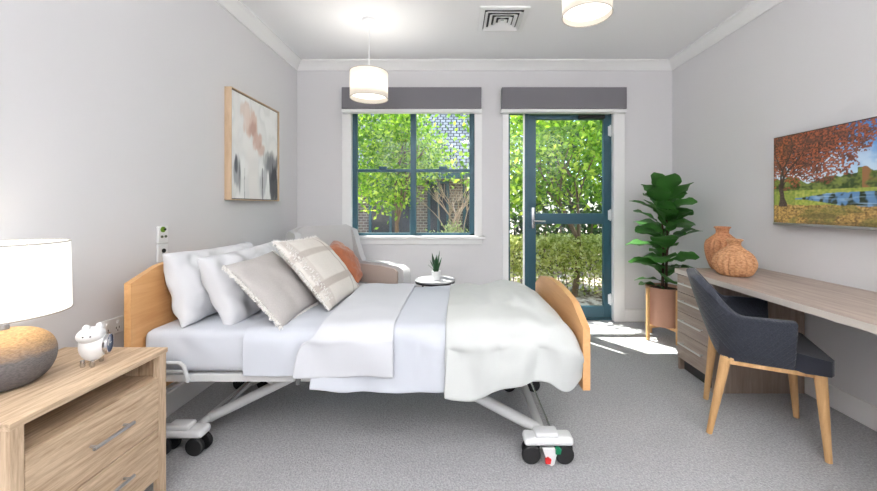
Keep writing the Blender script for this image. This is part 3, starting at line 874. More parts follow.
# mattress
bm = NB(); box(bm, -1.435, .53, BY0 + .006, BY1 - .01, .436, .628, .035, 4)
tag(build('mattress', bm, LINEN_B, smooth=True), 'mattress in a smooth white fitted sheet on the care bed', 'mattress')
# flat sheet
pts = profile_pts(BY0 - .002, BY1 + .002, .636, .432, .44, .05)
cloth('flat_sheet', -.965, -.60, pts, LINEN_B, thick=.006, amp=.003, hang=.004, hem=.004, seed=2.2, label='white flat sheet tucked across the mattress beside the cushions', cat='bed sheet')
# duvet: lower layer and turned back flap
pts = profile_pts(BY0 - .022, BY1 + .02, .650, .376, .40, .07)
duv = cloth('duvet', lambda v: -.60 - .05 * sstep(.8, 1, v), .03, pts, LINEN_B, thick=.016, amp=.008, hang=.018, hem=.014, seed=5.5, label='smooth white duvet turned back across the middle of the bed', cat='duvet', nu=110, local_fold=9)
pts = profile_pts(BY0 - .042, BY1 + .035, .666, .440, .46, .09)
cloth('turned_back_flap', lambda v: -.655 + .045 * sstep(.2, .7, v) - .11 * sstep(.72, 1.0, v), lambda v: -.285 + .01 * v, pts, LINEN_W, duv, thick=.016, amp=.008, hang=.011, hem=.008, seed=8.1, nu=60, local_fold=8)
# comforter
pts = profile_pts(BY0 - .060, BY1 + .045, .668, .378, .42, .12)
cloth('comforter', lambda v: -.035 - .015 * v, .558, pts, LINEN_C, thick=.035, amp=.010, hang=.020, hem=.026, seed=12.7, nu=90, puff=.026, endround=(.74, .50), hemfn=lambda x: .034 * sstep(.06, .16, x) * sstep(.50, .38, x), label='puffy cream comforter folded over the foot end of the bed', cat='comforter')

# ------------------------------------------------------------------ pillows and cushions
def pillow_fn(w, h, t, seed, wr=.006, pw=.42, pinch=.06, n=30, sc_=9):
    bm = NB()
    for side in (1, -1):
        def fn(a, b):
            u = 2 * a - 1; v = 2 * b - 1
            # cosine spacing to sharpen the border
            u = math.sin(u * PI / 2); v = math.sin(v * PI / 2)
            x = w / 2 * u * (1 - pinch * (1 - v * v)); y = h / 2 * v * (1 - pinch * (1 - u * u))
            e = max(0, (1 - u * u)) * max(0, (1 - v * v))
            z = side * t / 2 * e ** pw
            k = e ** .25
            z += k * wr * (nz(x * sc_, y * sc_, seed + side) + .6 * nz(x * sc_ * 2.2, y * sc_ * 2.2, seed + 4))
            if wr > .01: z += k * .05 * (abs(nz(x * 5 + 7, y * 6, seed + 9)) ** .6 - .45) * (1 - .5 * abs(u)) + k * .012 * abs(nz(x * 16, y * 7 + x * 8, seed + 2))
            # folds radiating from corners
            z += k * wr * .8 * math.sin((abs(x) + abs(y)) * 30 + 3 * nz(x * 5, y * 5, seed)) * (abs(u * v)) ** .8
            return Vector((x, y, z))
        gridmesh(bm, fn, n, n)
    bmesh.ops.remove_doubles(bm, verts=bm.verts, dist=.0004)
    return bm

def place(cx, cy, cz, lean, roll=0., yaw=0.):
    a = R(lean)
    M = Matrix(((0, -math.sin(a), math.cos(a)), (1, 0, 0), (0, math.cos(a), math.sin(a)))).to_4x4()
    return Matrix.Translation((cx, cy, cz)) @ Matrix.Rotation(R(yaw), 4, 'Z') @ M @ Matrix.Rotation(R(roll), 4, 'Z')

def bed_pillow(cx, cy, cz, lean, seed, label, roll=0, yaw=0, w=.70, h=.40, t=.17):
    bm = pillow_fn(w, h, t, seed, wr=.020, pw=.34, pinch=.05, n=56, sc_=8)
    bmesh.ops.transform(bm, matrix=place(cx, cy, cz, lean, roll, yaw), verts=bm.verts)
    o = build('pillow', bm, LINEN_P, smooth=True, sharp=180)
    tag(o, label, 'pillow', 'white bed pillows at the headboard')
bed_pillow(-1.33, 2.065, .795, 15, 3.1, 'white bed pillow standing right against the beech headboard', roll=-1, h=.36, t=.20)
bed_pillow(-1.16, 2.09, .785, 23, 17.4, 'white bed pillow behind the grey cushion, in front of another pillow', roll=1, w=.69, h=.37, t=.20)

def fringe(w, h, seed, sides='LRTB', pinch=.06, L=.022, dens=190):
    bm = NB(); rnd = random.Random(seed)
    def edge(s, a):
        u = 2 * a - 1
        if s == 'L': return Vector((-w / 2 * (1 - pinch * (1 - u * u)), h / 2 * u, 0)), Vector((-1, 0, 0))
        if s == 'R': return Vector((w / 2 * (1 - pinch * (1 - u * u)), h / 2 * u, 0)), Vector((1, 0, 0))
        if s == 'T': return Vector((w / 2 * u, h / 2 * (1 - pinch * (1 - u * u)), 0)), Vector((0, 1, 0))
        return Vector((w / 2 * u, -h / 2 * (1 - pinch * (1 - u * u)), 0)), Vector((0, -1, 0))
    for s in sides:
        for k in range(int(dens * (h if s in 'LR' else w))):
            p, n = edge(s, (k + rnd.random()) / (dens * (h if s in 'LR' else w)))
            q = Vector((-n.y, n.x, 0)); l = L * (.6 + .7 * rnd.random())
            p = p - n * .004
            m_ = p + n * l * .5 + q * rnd.uniform(-.005, .005) + Vector((0, 0, rnd.uniform(-.006, .006)))
            e = p + n * l + q * rnd.uniform(-.012, .012) + Vector((0, 0, rnd.uniform(-.01, .01)))
            tube(bm, [p, m_, e], [.0032, .0026, .0016], 4)
    return bm

# grey linen cushion
Mg = place(-.935, 1.905, .785, 43, roll=3, yaw=-4)
bm = pillow_fn(.42, .40, .13, 31.3, wr=.010, pw=.45)
bmesh.ops.transform(bm, matrix=Mg, verts=bm.verts)
g = build('cushion', bm, GREYLINEN, smooth=True, sharp=180)
tag(g, 'grey linen cushion with pale frayed fringe in front of pillows', 'cushion', 'cushions on the bed')
bm = fringe(.42, .40, 5, 'LRB', L=.022, dens=520); bmesh.ops.transform(bm, matrix=Mg, verts=bm.verts)
build('fringe', bm, FRINGEMAT, g, label='pale frayed fringe')

# plaid cushion
def plaid():
    m, nt, b = newmat('plaid_weave')
    at = nt.nodes.new('ShaderNodeAttribute'); at.attribute_name = 'Col'
    tc = nt.nodes.new('ShaderNodeTexCoord'); n = nt.nodes.new('ShaderNodeTexNoise'); n.inputs['Scale'].default_value = 260; nt.links.new(tc.outputs['Object'], n.inputs['Vector'])
    mx = nt.nodes.new('ShaderNodeMix'); mx.data_type = 'RGBA'; mx.blend_type = 'MULTIPLY'; mx.inputs[0].default_value = .25
    nt.links.new(at.outputs['Color'], mx.inputs[6]); nt.links.new(n.outputs['Fac'], mx.inputs[7]); nt.links.new(mx.outputs[2], b.inputs['Base Color'])
    b.inputs['Roughness'].default_value = .95
    bp = nt.nodes.new('ShaderNodeBump'); bp.inputs['Strength'].default_value = .3; bp.inputs['Distance'].default_value = .004
    nt.links.new(n.outputs['Fac'], bp.inputs['Height']); nt.links.new(bp.outputs['Normal'], b.inputs['Normal'])
    return m
Mp = place(-.80, 2.19, .822, 41, roll=-2, yaw=-2)
bm = pillow_fn(.53, .47, .15, 44.4, wr=.007, pw=.45, n=110)
loc = [v.co.copy() for v in bm.verts]
bmesh.ops.transform(bm, matrix=Mp, verts=bm.verts)
g = build('cushion', bm, plaid(), smooth=True, sharp=180)
tag(g, 'cream cushion with taupe check stripes and tufted edge', 'cushion', 'cushions on the bed')
at = g.data.color_attributes.new('Col', 'FLOAT_COLOR', 'POINT')
buf = []
for c in loc:
    base = srgb(228, 223, 216)
    tcol = srgb(176, 164, 156)
    k = 0
    for (q, w_, a_) in ((c.x - .105, .010, .8), (c.x - .205, .012, .6), (c.x + .215, .03, .35), (c.y - .10, .024, .6), (c.y + .105, .026, .75)):
        k = max(k, a_ * (1 - sstep(w_ * .7, w_, abs(q))))
    cc = mixc(base, tcol, k); buf += [*cc, 1]
at.data.foreach_set('color', buf)
bm = fringe(.53, .47, 6, 'LT', L=.016, dens=230); bmesh.ops.transform(bm, matrix=Mp, verts=bm.verts)
build('fringe', bm, FRINGEMAT, g)
# tufts on the near third of the cushion face
bm = NB(); rnd = random.Random(3)
for k in range(80):
    x = -.53 / 2 + rnd.uniform(.01, .055); y = rnd.uniform(-.2, .2)
    e = (1 - (x / .265) ** 2) * (1 - (y / .235) ** 2); z = .075 * max(e, 0) ** .45
    p = Vector((x, y, z - .002))
    for j in range(2):
        tube(bm, [p, p + Vector((rnd.uniform(-.007, .007), rnd.uniform(-.007, .007), .008))], [.0022, .0014], 4)
bmesh.ops.transform(bm, matrix=Mp, verts=bm.verts)
build('tufts', bm, FRINGEMAT, g)

# ------------------------------------------------------------------ wingback armchair
ac = thing('armchair', 'pale grey wingback armchair in the corner under the window', 'armchair', (-.93, 3.23, 0), R(-31))
def softbox(x0, x1, y0, y1, z0, z1, bev, M=None, sub=1):
    bm = NB(); box(bm, x0, x1, y0, y1, z0, z1, bev, 4, M)
    return bm
build('seat_base', softbox(-.33, .33, -.27, .27, .18, .34, .03), CHAIRGREY, ac, local=True, smooth=True)
build('seat_cushion', softbox(-.24, .36, -.255, .255, .34, .47, .04), CHAIRGREY, ac, local=True, smooth=True)
Mb = Matrix.Translation((-.27, 0, .36)) @ Matrix.Rotation(R(-9), 4, 'Y')
bm = NB()
prism(bm, [(-.30, 0), (-.325, .56), (-.30, .635), (-.24, .66), (.24, .66), (.30, .635), (.325, .56), (.30, 0)], 'x', -.07, .05)
bevel_all(bm, .03, 4, 20); bmesh.ops.transform(bm, matrix=Mb, verts=bm.verts)
build('backrest', bm, CHAIRGREY, ac, local=True, smooth=True, sharp=70)
for s in (-1, 1):
    bm = NB()
    prism(bm, [(-.05, .0), (-.05, .60), (.0, .635), (.075, .60), (.10, .48), (.13, .34), (.17, .25), (.17, 0)], 'y', s * .325 - .03, s * .325 + .03)
    bevel_all(bm, .02, 4, 25); bmesh.ops.transform(bm, matrix=Mb, verts=bm.verts)
    build('wing', bm, CHAIRGREY, ac, local=True, smooth=True, sharp=70)
    bm = NB()
    prism(bm, [(-.30, .16), (-.30, .665), (.10, .665), (.30, .65), (.355, .62), (.37, .56), (.35, .16)], 'y', s * .335 - .05, s * .335 + .05)
    bevel_all(bm, .028, 4, 30)
    build('armrest', bm, CHAIRGREY, ac, local=True, smooth=True, sharp=70)
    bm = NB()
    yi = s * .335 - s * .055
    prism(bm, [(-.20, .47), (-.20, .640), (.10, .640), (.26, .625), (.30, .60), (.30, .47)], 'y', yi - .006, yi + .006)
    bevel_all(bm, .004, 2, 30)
    build('arm_inner', bm, CHAIRTAUPE, ac, local=True, smooth=True, label='taupe tone on the inner arm')
    for x in (-.28, .28):
        bm = NB(); lathe(bm, [(.016, 0), (.026, .18)], (x, s * .29, 0), 12); build('leg', bm, LEGWOOD, ac, local=True, smooth=True)
# rust cushion resting on the armchair
Mc = Matrix.Translation((-.93, 3.23, 0)) @ Matrix.Rotation(R(-31), 4, 'Z')
bm = pillow_fn(.38, .40, .17, 61., wr=.018, pw=.5, pinch=-.03, sc_=14)
bmesh.ops.transform(bm, matrix=Mc @ place(-.12, .05, .70, 36, roll=4, yaw=42), verts=bm.verts)
tag(build('cushion', bm, RUST, smooth=True, sharp=180), 'rust orange velvet cushion leaning in the grey armchair', 'cushion')

# ------------------------------------------------------------------ side table + snake plant
sx, sy, sz = -.192, 3.36, .525
t = thing('side_table', 'small round side table with pale top by the armchair', 'side table', (sx, sy, 0))
bm = NB(); lathe(bm, [(.178, sz - .012), (.184, sz - .008), (.184, sz)], (sx, sy, 0), 48); build('table_top', bm, MARBLE, t, smooth=True)
bm = NB(); lathe(bm, [(.17, sz - .03), (.182, sz - .026), (.182, sz - .012)], (sx, sy, 0), 48); build('rim', bm, BLACKMETAL, t, smooth=True, label='black rim')
for a in (40, 160, 280):
    bm = NB(); c, s = math.cos(R(a)), math.sin(R(a))
    tube(bm, [(sx + .12 * c, sy + .12 * s, sz - .02), (sx + .165 * c, sy + .165 * s, 0)], .009, 10); build('leg', bm, BLACKMETAL, t, smooth=True)
t = thing('snake_plant', 'small snake plant in a white pot on the side table', 'potted plant', (-.182, 3.34, sz))
bm = NB(); lathe(bm, [(.034, 0), (.042, .075), (.043, .08), (.037, .08), (.036, .068)], (0, 0, 0), 28, capt=False); build('pot', bm, PLASTIC_W, t, local=True, smooth=True)
bm = NB(); lathe(bm, [(.005, .064), (.037, .068)], (0, 0, 0), 20); build('soil', bm, SOIL, t, local=True)
SNAKE = mat('snake_leaf', srgb(52, 92, 60), .45, var=.4, vscale=40, stretch=(.5, .5, 2))
for (a, l, tilt, w_) in ((190, .19, 9, .021), (350, .21, 7, .021), (90, .17, 10, .018), (5, .15, 17, .016), (180, .13, 22, .015), (270, .16, 5, .019), (170, .10, 42, .010)):
    bm = NB(); ca, sa = math.cos(R(a)), math.sin(R(a)); N = 8
    rows = []
    for i in range(N + 1):
        q = i / N
        ww = w_ * (.55 + .9 * math.sin(PI * min(q * 1.1, 1) ** .8) ** .7) * (1 - q ** 3) + .0006
        rr = .008 + l * math.sin(R(tilt)) * q ** 1.3; z = .062 + l * math.cos(R(tilt)) * q
        cx_, cy_ = rr * ca, rr * sa
        # leaf width roughly perpendicular to lean, twisted
        tw = R(a + 90 + 40 * q); dx_, dy_ = math.cos(tw) * ww, math.sin(tw) * ww
        rows.append([bm.verts.new((cx_ - dx_, cy_ - dy_, z)), bm.verts.new((cx_ - dy_ * .25, cy_ + dx_ * .25, z)), bm.verts.new((cx_ + dx_, cy_ + dy_, z))])
    for r1, r2 in zip(rows, rows[1:]):
        for k in range(2): bm.faces.new((r1[k], r1[k + 1], r2[k + 1], r2[k]))
    o = build('leaf', bm, SNAKE, t, local=True, smooth=True); md = o.modifiers.new('s', 'SOLIDIFY'); md.thickness = .002

# ------------------------------------------------------------------ fiddle leaf fig in stand
fx_, fy_ = 1.875, 3.30
t = thing('fiddle_leaf_fig', 'tall leafy fig plant in a terracotta pot on wooden stand', 'potted plant', (fx_, fy_, 0), R(57))
bm = NB(); lathe(bm, [(.125, .135), (.138, .16), (.145, .46), (.147, .475), (.137, .475), (.134, .45)], (0, 0, 0), 40, capt=False); build('pot', bm, TERRA, t, local=True, smooth=True)
bm = NB(); lathe(bm, [(.01, .452), (.136, .448)], (0, 0, 0), 30); build('soil', bm, SOIL, t, local=True)
st = None
for k in range(4):
    a = R(45 + 90 * k); c, s = math.cos(a) * .162, math.sin(a) * .162
    bm = NB(); box(bm, -.013, .013, -.013, .013, 0, .47, .005, 2, Matrix.Translation((c, s, 0)) @ Matrix.Rotation(a, 4, 'Z'))
    build('stand_leg', bm, LEGWOOD, t, local=True)
for k in range(2):
    bm = NB(); box(bm, -.165, .165, -.011, .011, .108 + .001 * k, .135, .002, 1, Matrix.Rotation(R(45 + 90 * k), 4, 'Z')); build('stand_rail', bm, LEGWOOD, t, local=True)
stems = [[(0, .01, .44), (.01, 0, .8), (-.01, .01, 1.12), (.03, 0, 1.28)], [(-.04, -.02, .44), (-.06, -.03, .72), (-.10, -.04, .95), (-.10, -.03, 1.08)], [(.04, -.02, .44), (.07, -.02, .8), (.09, -.03, 1.1), (.10, -.02, 1.2)]]
for s in stems:
    bm = NB(); tube(bm, [crom([Vector(p) for p in s], k / 10) for k in range(11)], [.012 - .0007 * k for k in range(11)], 8); build('stem', bm, mat('fig_bark', srgb(70, 54, 42), .9), t, local=True, smooth=True)
FIG = leaf_mat('fig_leaf', srgb(48, 92, 44), srgb(80, 138, 62), srgb(124, 174, 90), .3, .38)
def figleaf(bm, base, yaw, pitch, L, W, roll=0):
    M = Matrix.Translation(base) @ Matrix.Rotation(yaw, 4, 'Z') @ Matrix.Rotation(-pitch, 4, 'Y') @ Matrix.Rotation(roll, 4, 'X')
    N, K = 9, 6
    rows = []
    for i in range(N + 1):
        q = i / N
        w_ = W * (.10 + .9 * math.sin(PI * q ** 1.35) ** .75) * (1 if q < .95 else .75)
        if i == 0: w_ = .004
        x = .03 + L * q; droop = -.30 * L * q ** 2
        row = []
        for j in range(K + 1):
            v = 2 * j / K - 1
            z = droop + .16 * w_ * abs(v) + .012 * math.sin(q * 14 + v * 2) * abs(v)
            row.append(bm.verts.new(M @ Vector((x, v * w_, z))))
        rows.append(row)
    for a, b in zip(rows, rows[1:]):
        for j in range(K): bm.faces.new((a[j], a[j + 1], b[j + 1], b[j]))
    p0 = [bm.verts.new(M @ Vector(c)) for c in ((0, -.003, 0), (0, .003, 0))]
    bm.faces.new((p0[0], p0[1], rows[0][K], rows[0][0]))
rnd = random.Random(21)
k = 0
for si, (s, z0, n) in enumerate(((stems[0], .12, 24), (stems[1], .04, 15), (stems[2], .08, 12))):
    for i in range(n):
        q = z0 + (1 - z0) * i / (n - 1)
        p = crom([Vector(v) for v in s], q)
        yaw = i * 2.4 + si + rnd.uniform(-.3, .3); pitch = R(22 + 42 * q ** 2 + rnd.uniform(-12, 18))
        L_ = rnd.uniform(.19, .28) * (1.0 if q < .9 else .8)
        bm = NB(); figleaf(bm, p, yaw, pitch, L_, L_ * .40, rnd.uniform(-.5, .5))
        build('leaf', bm, FIG, t, local=True, smooth=True, sharp=180)

# ------------------------------------------------------------------ desk
DX, DY1, DY0, DZ = 1.625, 2.71, .85, .74
t = thing('desk', 'long grey oak wall desk with a drawer pedestal at its far end', 'desk', (1.93, 1.8, 0))
bm = NB(); box(bm, DX, XR - .001, DY0, DY1, DZ - .036, DZ, .002); build('desk_top', bm, DESKW, t)
bm = NB(); box(bm, DX - .0015, DX + .001, DY0, DY1, DZ - .035, DZ - .002); build('edge_strip', bm, mat('pale_edge_band', srgb(206, 198, 190), .4), t)
py0 = 2.335; xf = DX + .022
bm = NB(); box(bm, xf, XR - .02, DY1 - .022, DY1 - .004, 0, DZ - .036); build('side_panel', bm, DESKV, t)
bm = NB(); box(bm, xf, XR - .02, py0, py0 + .018, 0, DZ - .036); build('side_panel', bm, DESKV, t)
bm = NB(); box(bm, xf + .02, XR - .03, py0 + .018, DY1 - .022, .09, .106); build('bottom_panel', bm, DESKV, t)
bm = NB(); box(bm, xf + .035, xf + .05, py0 + .018, DY1 - .022, 0, .09); build('kickboard', bm, DARKKICK, t, label='dark recessed kickboard')
bm = NB(); box(bm, xf + .01, XR - .02, DY0 + .02, DY0 + .04, 0, DZ - .036); build('end_panel', bm, DESKV, t)
zz = [.095, .285, .435, .575, .70]
for i in range(4):
    bm = NB(); box(bm, xf - .018, xf, py0 + .002, DY1 - .024, zz[i] + .002, zz[i + 1] - .002, .0015); dr = build('drawer', bm, DESKW, t)
    bm = NB(); zh = zz[i + 1] - .055 if i else zz[i + 1] - .07
    a, b = py0 + .055, DY1 - .075
    for y in (a + .02, b - .02): box(bm, xf - .045, xf - .016, y - .004, y + .004, zh - .004, zh + .004)
    box(bm, xf - .05, xf - .042, a, b, zh - .006, zh + .006, .002)
    build('handle', bm, mat('satin_handle', srgb(225, 224, 222), .3, metal=.6), dr)

# ------------------------------------------------------------------ wicker vases
def wick(name, c1, c2):
    m, nt, b = newmat(name)
    tc = nt.nodes.new('ShaderNodeTexCoord')
    mp = nt.nodes.new('ShaderNodeMapping'); mp.inputs['Scale'].default_value = (60, 60, 110); nt.links.new(tc.outputs['Object'], mp.inputs[0])
    n = nt.nodes.new('ShaderNodeTexNoise'); n.inputs['Scale'].default_value = 1.0; n.inputs['Detail'].default_value = 3; nt.links.new(mp.outputs[0], n.inputs['Vector'])
    cr = nt.nodes.new('ShaderNodeValToRGB'); cr.color_ramp.elements[0].position = .35; cr.color_ramp.elements[0].color = c1; cr.color_ramp.elements[1].position = .62; cr.color_ramp.elements[1].color = c2
    nt.links.new(n.outputs['Fac'], cr.inputs[0]); nt.links.new(cr.outputs[0], b.inputs['Base Color']); b.inputs['Roughness'].default_value = .7
    bp = nt.nodes.new('ShaderNodeBump'); bp.inputs['Strength'].default_value = .8; bp.inputs['Distance'].default_value = .004; nt.links.new(n.outputs['Fac'], bp.inputs['Height']); nt.links.new(bp.outputs[0], b.inputs['Normal'])
    return m
WICK = wick('wicker', srgb(166, 114, 76), srgb(206, 158, 116))
WICKD = wick('dark_wicker', srgb(156, 100, 66), srgb(194, 140, 100))
def vase(x, y, prof, label, n_rib, WICK=WICK):
    t = thing('wicker_vase', label, 'vase', (x, y, DZ), 0, 'wicker vases on the desk')
    pv = [Vector((a, b, 0)) for a, b in prof]
    ps = [crom(pv, k / 60) for k in range(61)]
    bm = NB(); ztop = prof[-1][1]
    lathe(bm, [(p.x, p.y) for p in ps], (0, 0, 0), 128, rib=lambda a, z: .11 * abs(math.sin(a * n_rib / 2)) ** .7 * (1 if z < ztop * .72 else .4) - .05 + .004 * math.sin(z * 420 + (PI if math.sin(a * n_rib / 2) > 0 else 0)), capt=False)
    o = build('body', bm, WICK, t, local=True, smooth=True, sharp=60)
    r = prof[-1][0]
    bm = NB(); tube(bm, [((r) * math.cos(2 * PI * k / 40), r * math.sin(2 * PI * k / 40), ztop) for k in range(41)], .006, 8); build('rim', bm, WICK, t, local=True, smooth=True)
vase(1.845, 2.42, [(.068, 0), (.09, .012), (.112, .055), (.116, .09), (.102, .132), (.070, .168), (.043, .192), (.037, .212), (.043, .235)], 'squat round wicker vase, the nearer and wider of the two', 20)
vase(1.935, 2.652, [(.062, 0), (.078, .03), (.098, .10), (.104, .17), (.09, .215), (.06, .245), (.042, .262), (.040, .28), (.047, .305)], 'taller narrow wicker vase behind the squat one', 16, WICKD)

# ------------------------------------------------------------------ desk chair
ch = thing('desk_chair', 'navy quilted armchair with light wooden legs at the desk', 'chair', (1.65, 1.99, 0), R(-27.7))
def quilt_mat():
    m, nt, b = newmat('quilted_navy')
    tc = nt.nodes.new('ShaderNodeTexCoord')
    hs = []
    for ang in (40, -40):
        # diagonal stitch lines using position projected on (forward, height)
        mp = nt.nodes.new('ShaderNodeMapping'); mp.inputs['Rotation'].default_value = (0, R(ang), 0); nt.links.new(tc.outputs['Object'], mp.inputs[0])
        w_ = nt.nodes.new('ShaderNodeTexWave'); w_.inputs['Scale'].default_value = 15; w_.inputs['Distortion'].default_value = 0; w_.bands_direction = 'X'
        nt.links.new(mp.outputs[0], w_.inputs['Vector']); hs.append(w_)
    mn = nt.nodes.new('ShaderNodeMath'); mn.operation = 'MINIMUM'; nt.links.new(hs[0].outputs['Fac'], mn.inputs[0]); nt.links.new(hs[1].outputs['Fac'], mn.inputs[1])
    cr = nt.nodes.new('ShaderNodeValToRGB'); cr.color_ramp.elements[0].position = 0; cr.color_ramp.elements[0].color = (0, 0, 0, 1); cr.color_ramp.elements[1].position = .3; cr.color_ramp.elements[1].color = (1, 1, 1, 1)
    nt.links.new(mn.outputs[0], cr.inputs[0])
    bp = nt.nodes.new('ShaderNodeBump'); bp.inputs['Strength'].default_value = .4; bp.inputs['Distance'].default_value = .004
    nt.links.new(cr.outputs[0], bp.inputs['Height']); nt.links.new(bp.outputs[0], b.inputs['Normal'])
    n = nt.nodes.new('ShaderNodeTexNoise'); n.inputs['Scale'].default_value = 300; nt.links.new(tc.outputs['Object'], n.inputs['Vector'])
    c2 = nt.nodes.new('ShaderNodeValToRGB'); c2.color_ramp.elements[0].position = .3; c2.color_ramp.elements[0].color = srgb(24, 27, 36); c2.color_ramp.elements[1].position = .75; c2.color_ramp.elements[1].color = srgb(54, 60, 74)
    nt.links.new(n.outputs['Fac'], c2.inputs[0]); nt.links.new(c2.outputs[0], b.inputs['Base Color']); b.inputs['Roughness'].default_value = .85; b.inputs['Sheen Weight'].default_value = .2
    return m
QUILT = quilt_mat()
def shell(u, v):
    # u runs near arm front -> back -> far arm front; v bottom -> top
    s = 2 * u - 1
    hw, front, back = .25, .092, -.235
    L1 = front - back - .15; Larc = PI * .5 * .20 * 2 + 2 * (hw - .20)
    # path pieces: straight, quarter arc r=.18, straight back, arc, straight
    r = .17; st = front - (back + r); bk = 2 * (hw - r); arc = PI / 2 * r
    tot = 2 * st + 2 * arc + bk; d_ = u * tot
    if d_ < st: x, y, nx, ny = front - d_, -hw, 0, -1
    elif d_ < st + arc:
        a = (d_ - st) / r; x = back + r - r * math.sin(a); y = -hw + r - r * math.cos(a); nx, ny = -math.sin(a), -math.cos(a)
    elif d_ < st + arc + bk: x = back; y = -hw + r + (d_ - st - arc); nx, ny = -1, 0
    elif d_ < st + 2 * arc + bk:
        a = (d_ - st - arc - bk) / r; x = back + r - r * math.cos(a); y = hw - r + r * math.sin(a); nx, ny = -math.cos(a), math.sin(a)
    else: x = back + r + (d_ - st - 2 * arc - bk); y = hw; nx, ny = 0, 1
    bness = sstep(.52, .20, abs(s) * 1.0) if False else sstep(.60, .22, abs(s))
    top = .648 + .175 * bness - .012 * (1 - abs(s)) 
    bot = .405 + .0 * bness
    z = bot + (top - bot) * v
    flare = (.02 + .075 * bness) * v ** 1.1
    x += nx * flare; y += ny * flare
    # back bottom tucks in
    x -= nx * .03 * (1 - v) ** 2; y -= ny * .03 * (1 - v) ** 2
    # rounded front ends of arms
    return Vector((x, y, z))
bm = NB(); gridmesh(bm, shell, 72, 18)
o = build('shell', bm, QUILT, ch, local=True, smooth=True, sharp=180)
md = o.modifiers.new('s', 'SOLIDIFY'); md.thickness = .045; md.offset = -1
md = o.modifiers.new('b', 'BEVEL'); md.width = .018; md.segments = 4; md.limit_method = 'ANGLE'; md.angle_limit = R(50)
bm = NB(); 
prism(bm, [(-.20, -.18), (-.14, -.215), (.10, -.215), (.125, -.238), (.215, -.235), (.235, -.205), (.235, .205), (.215, .235), (.125, .238), (.10, .215), (-.14, .215), (-.20, .18)], 'z', .408, .495)
for v in bm.verts:
    if v.co.x > .19: v.co.z -= .015 if v.co.z > .45 else .0
bevel_all(bm, .022, 4, 30)
build('seat', bm, NAVY, ch, local=True, smooth=True, sharp=70)
bm = NB()
for s in (-1, 1): box(bm, -.16, .20, s * .20 - .012, s * .20 + .012, .385, .418, .003)
box(bm, -.185, -.16, -.20, .20, .385, .418, .003); box(bm, .175, .20, -.2, .2, .385, .418, .003)
build('seat_frame', bm, LEGWOOD, ch, local=True)
for (x0, y0, x1, y1) in ((-.175, -.195, -.248, -.197), (.185, -.205, .215, -.205), (-.175, .195, -.215, .205), (.185, .205, .212, .205)):
    bm = NB(); tube(bm, [(x1, y1, 0), (x0, y0, .415)], [.014, .026], 12); build('leg', bm, LEGWOOD, ch, local=True, smooth=True)

# ------------------------------------------------------------------ outdoors
bm = NB(); box(bm, -14, 16, YB + .14, 30, -.14, -.04)
gm, nt, b = newmat('garden_ground')
tc = nt.nodes.new('ShaderNodeTexCoord'); n = nt.nodes.new('ShaderNodeTexNoise'); n.inputs['Scale'].default_value = 14; n.inputs['Detail'].default_value = 8; nt.links.new(tc.outputs['Object'], n.inputs['Vector'])
cr = nt.nodes.new('ShaderNodeValToRGB'); E = cr.color_ramp.elements; E[0].position = .38; E[0].color = srgb(92, 72, 52); E[1].position = .56; E[1].color = srgb(196, 184, 168)
nt.links.new(n.outputs['Fac'], cr.inputs[0]); nt.links.new(cr.outputs[0], b.inputs['Base Color']); b.inputs['Roughness'].default_value = .95
struct('ground', bm, gm)

def leafquad(bm, p, s, rnd, bend=True):
    a = Vector((rnd.gauss(0, 1), rnd.gauss(0, 1), rnd.gauss(0, 1))).normalized()
    b_ = a.cross(Vector((rnd.gauss(0, 1), rnd.gauss(0, 1), rnd.gauss(0, 1)))).normalized()
    v = [bm.verts.new(p + a * s), bm.verts.new(p + b_ * s * .5), bm.verts.new(p - a * s), bm.verts.new(p - b_ * s * .5)]
    bm.faces.new(v)

def foliage(name, blobs, n, s, m, parent, seed, clump=.16, shell_=.55):
    rnd = random.Random(seed); bm = NB()
    tot = sum(b[3] * b[4] * b[5] for b in blobs)
    for (cx, cy, cz, rx, ry, rz) in blobs:
        k = max(1, int(n * rx * ry * rz / tot / 14))
        for i in range(k):
            d_ = Vector((rnd.gauss(0, 1), rnd.gauss(0, 1), rnd.gauss(0, 1))).normalized() * (shell_ + (1 - shell_) * rnd.random())
            c = Vector((cx + d_.x * rx, cy + d_.y * ry, cz + d_.z * rz))
            for j in range(14):
                p = c + Vector((rnd.gauss(0, clump), rnd.gauss(0, clump), rnd.gauss(0, clump * .7)))
                if p.z < 0 or p.y < YB + .28: continue
                leafquad(bm, p, s * rnd.uniform(.7, 1.3), rnd)
    me = bpy.data.meshes.new(name); bm.to_mesh(me); bm.free(); me.materials.append(m)
    root = MROOT[parent.name].inverted(); me.transform(root)
    o = bpy.data.objects.new(name, me); COL.objects.link(o); o.parent = parent
    return o

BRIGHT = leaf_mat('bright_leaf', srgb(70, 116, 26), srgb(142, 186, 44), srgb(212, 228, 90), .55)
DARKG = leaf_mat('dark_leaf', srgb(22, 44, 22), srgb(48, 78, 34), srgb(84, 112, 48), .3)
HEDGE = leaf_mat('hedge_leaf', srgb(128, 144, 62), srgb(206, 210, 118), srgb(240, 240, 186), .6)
PALE = leaf_mat('pale_leaf', srgb(130, 150, 90), srgb(180, 192, 130), srgb(220, 224, 170), .35)
BARK = mat('bark', srgb(112, 92, 74), .95, var=.3, vscale=20, bump=.4, bscale=40)
BARE = mat('bare_twig', srgb(170, 150, 134), .9)

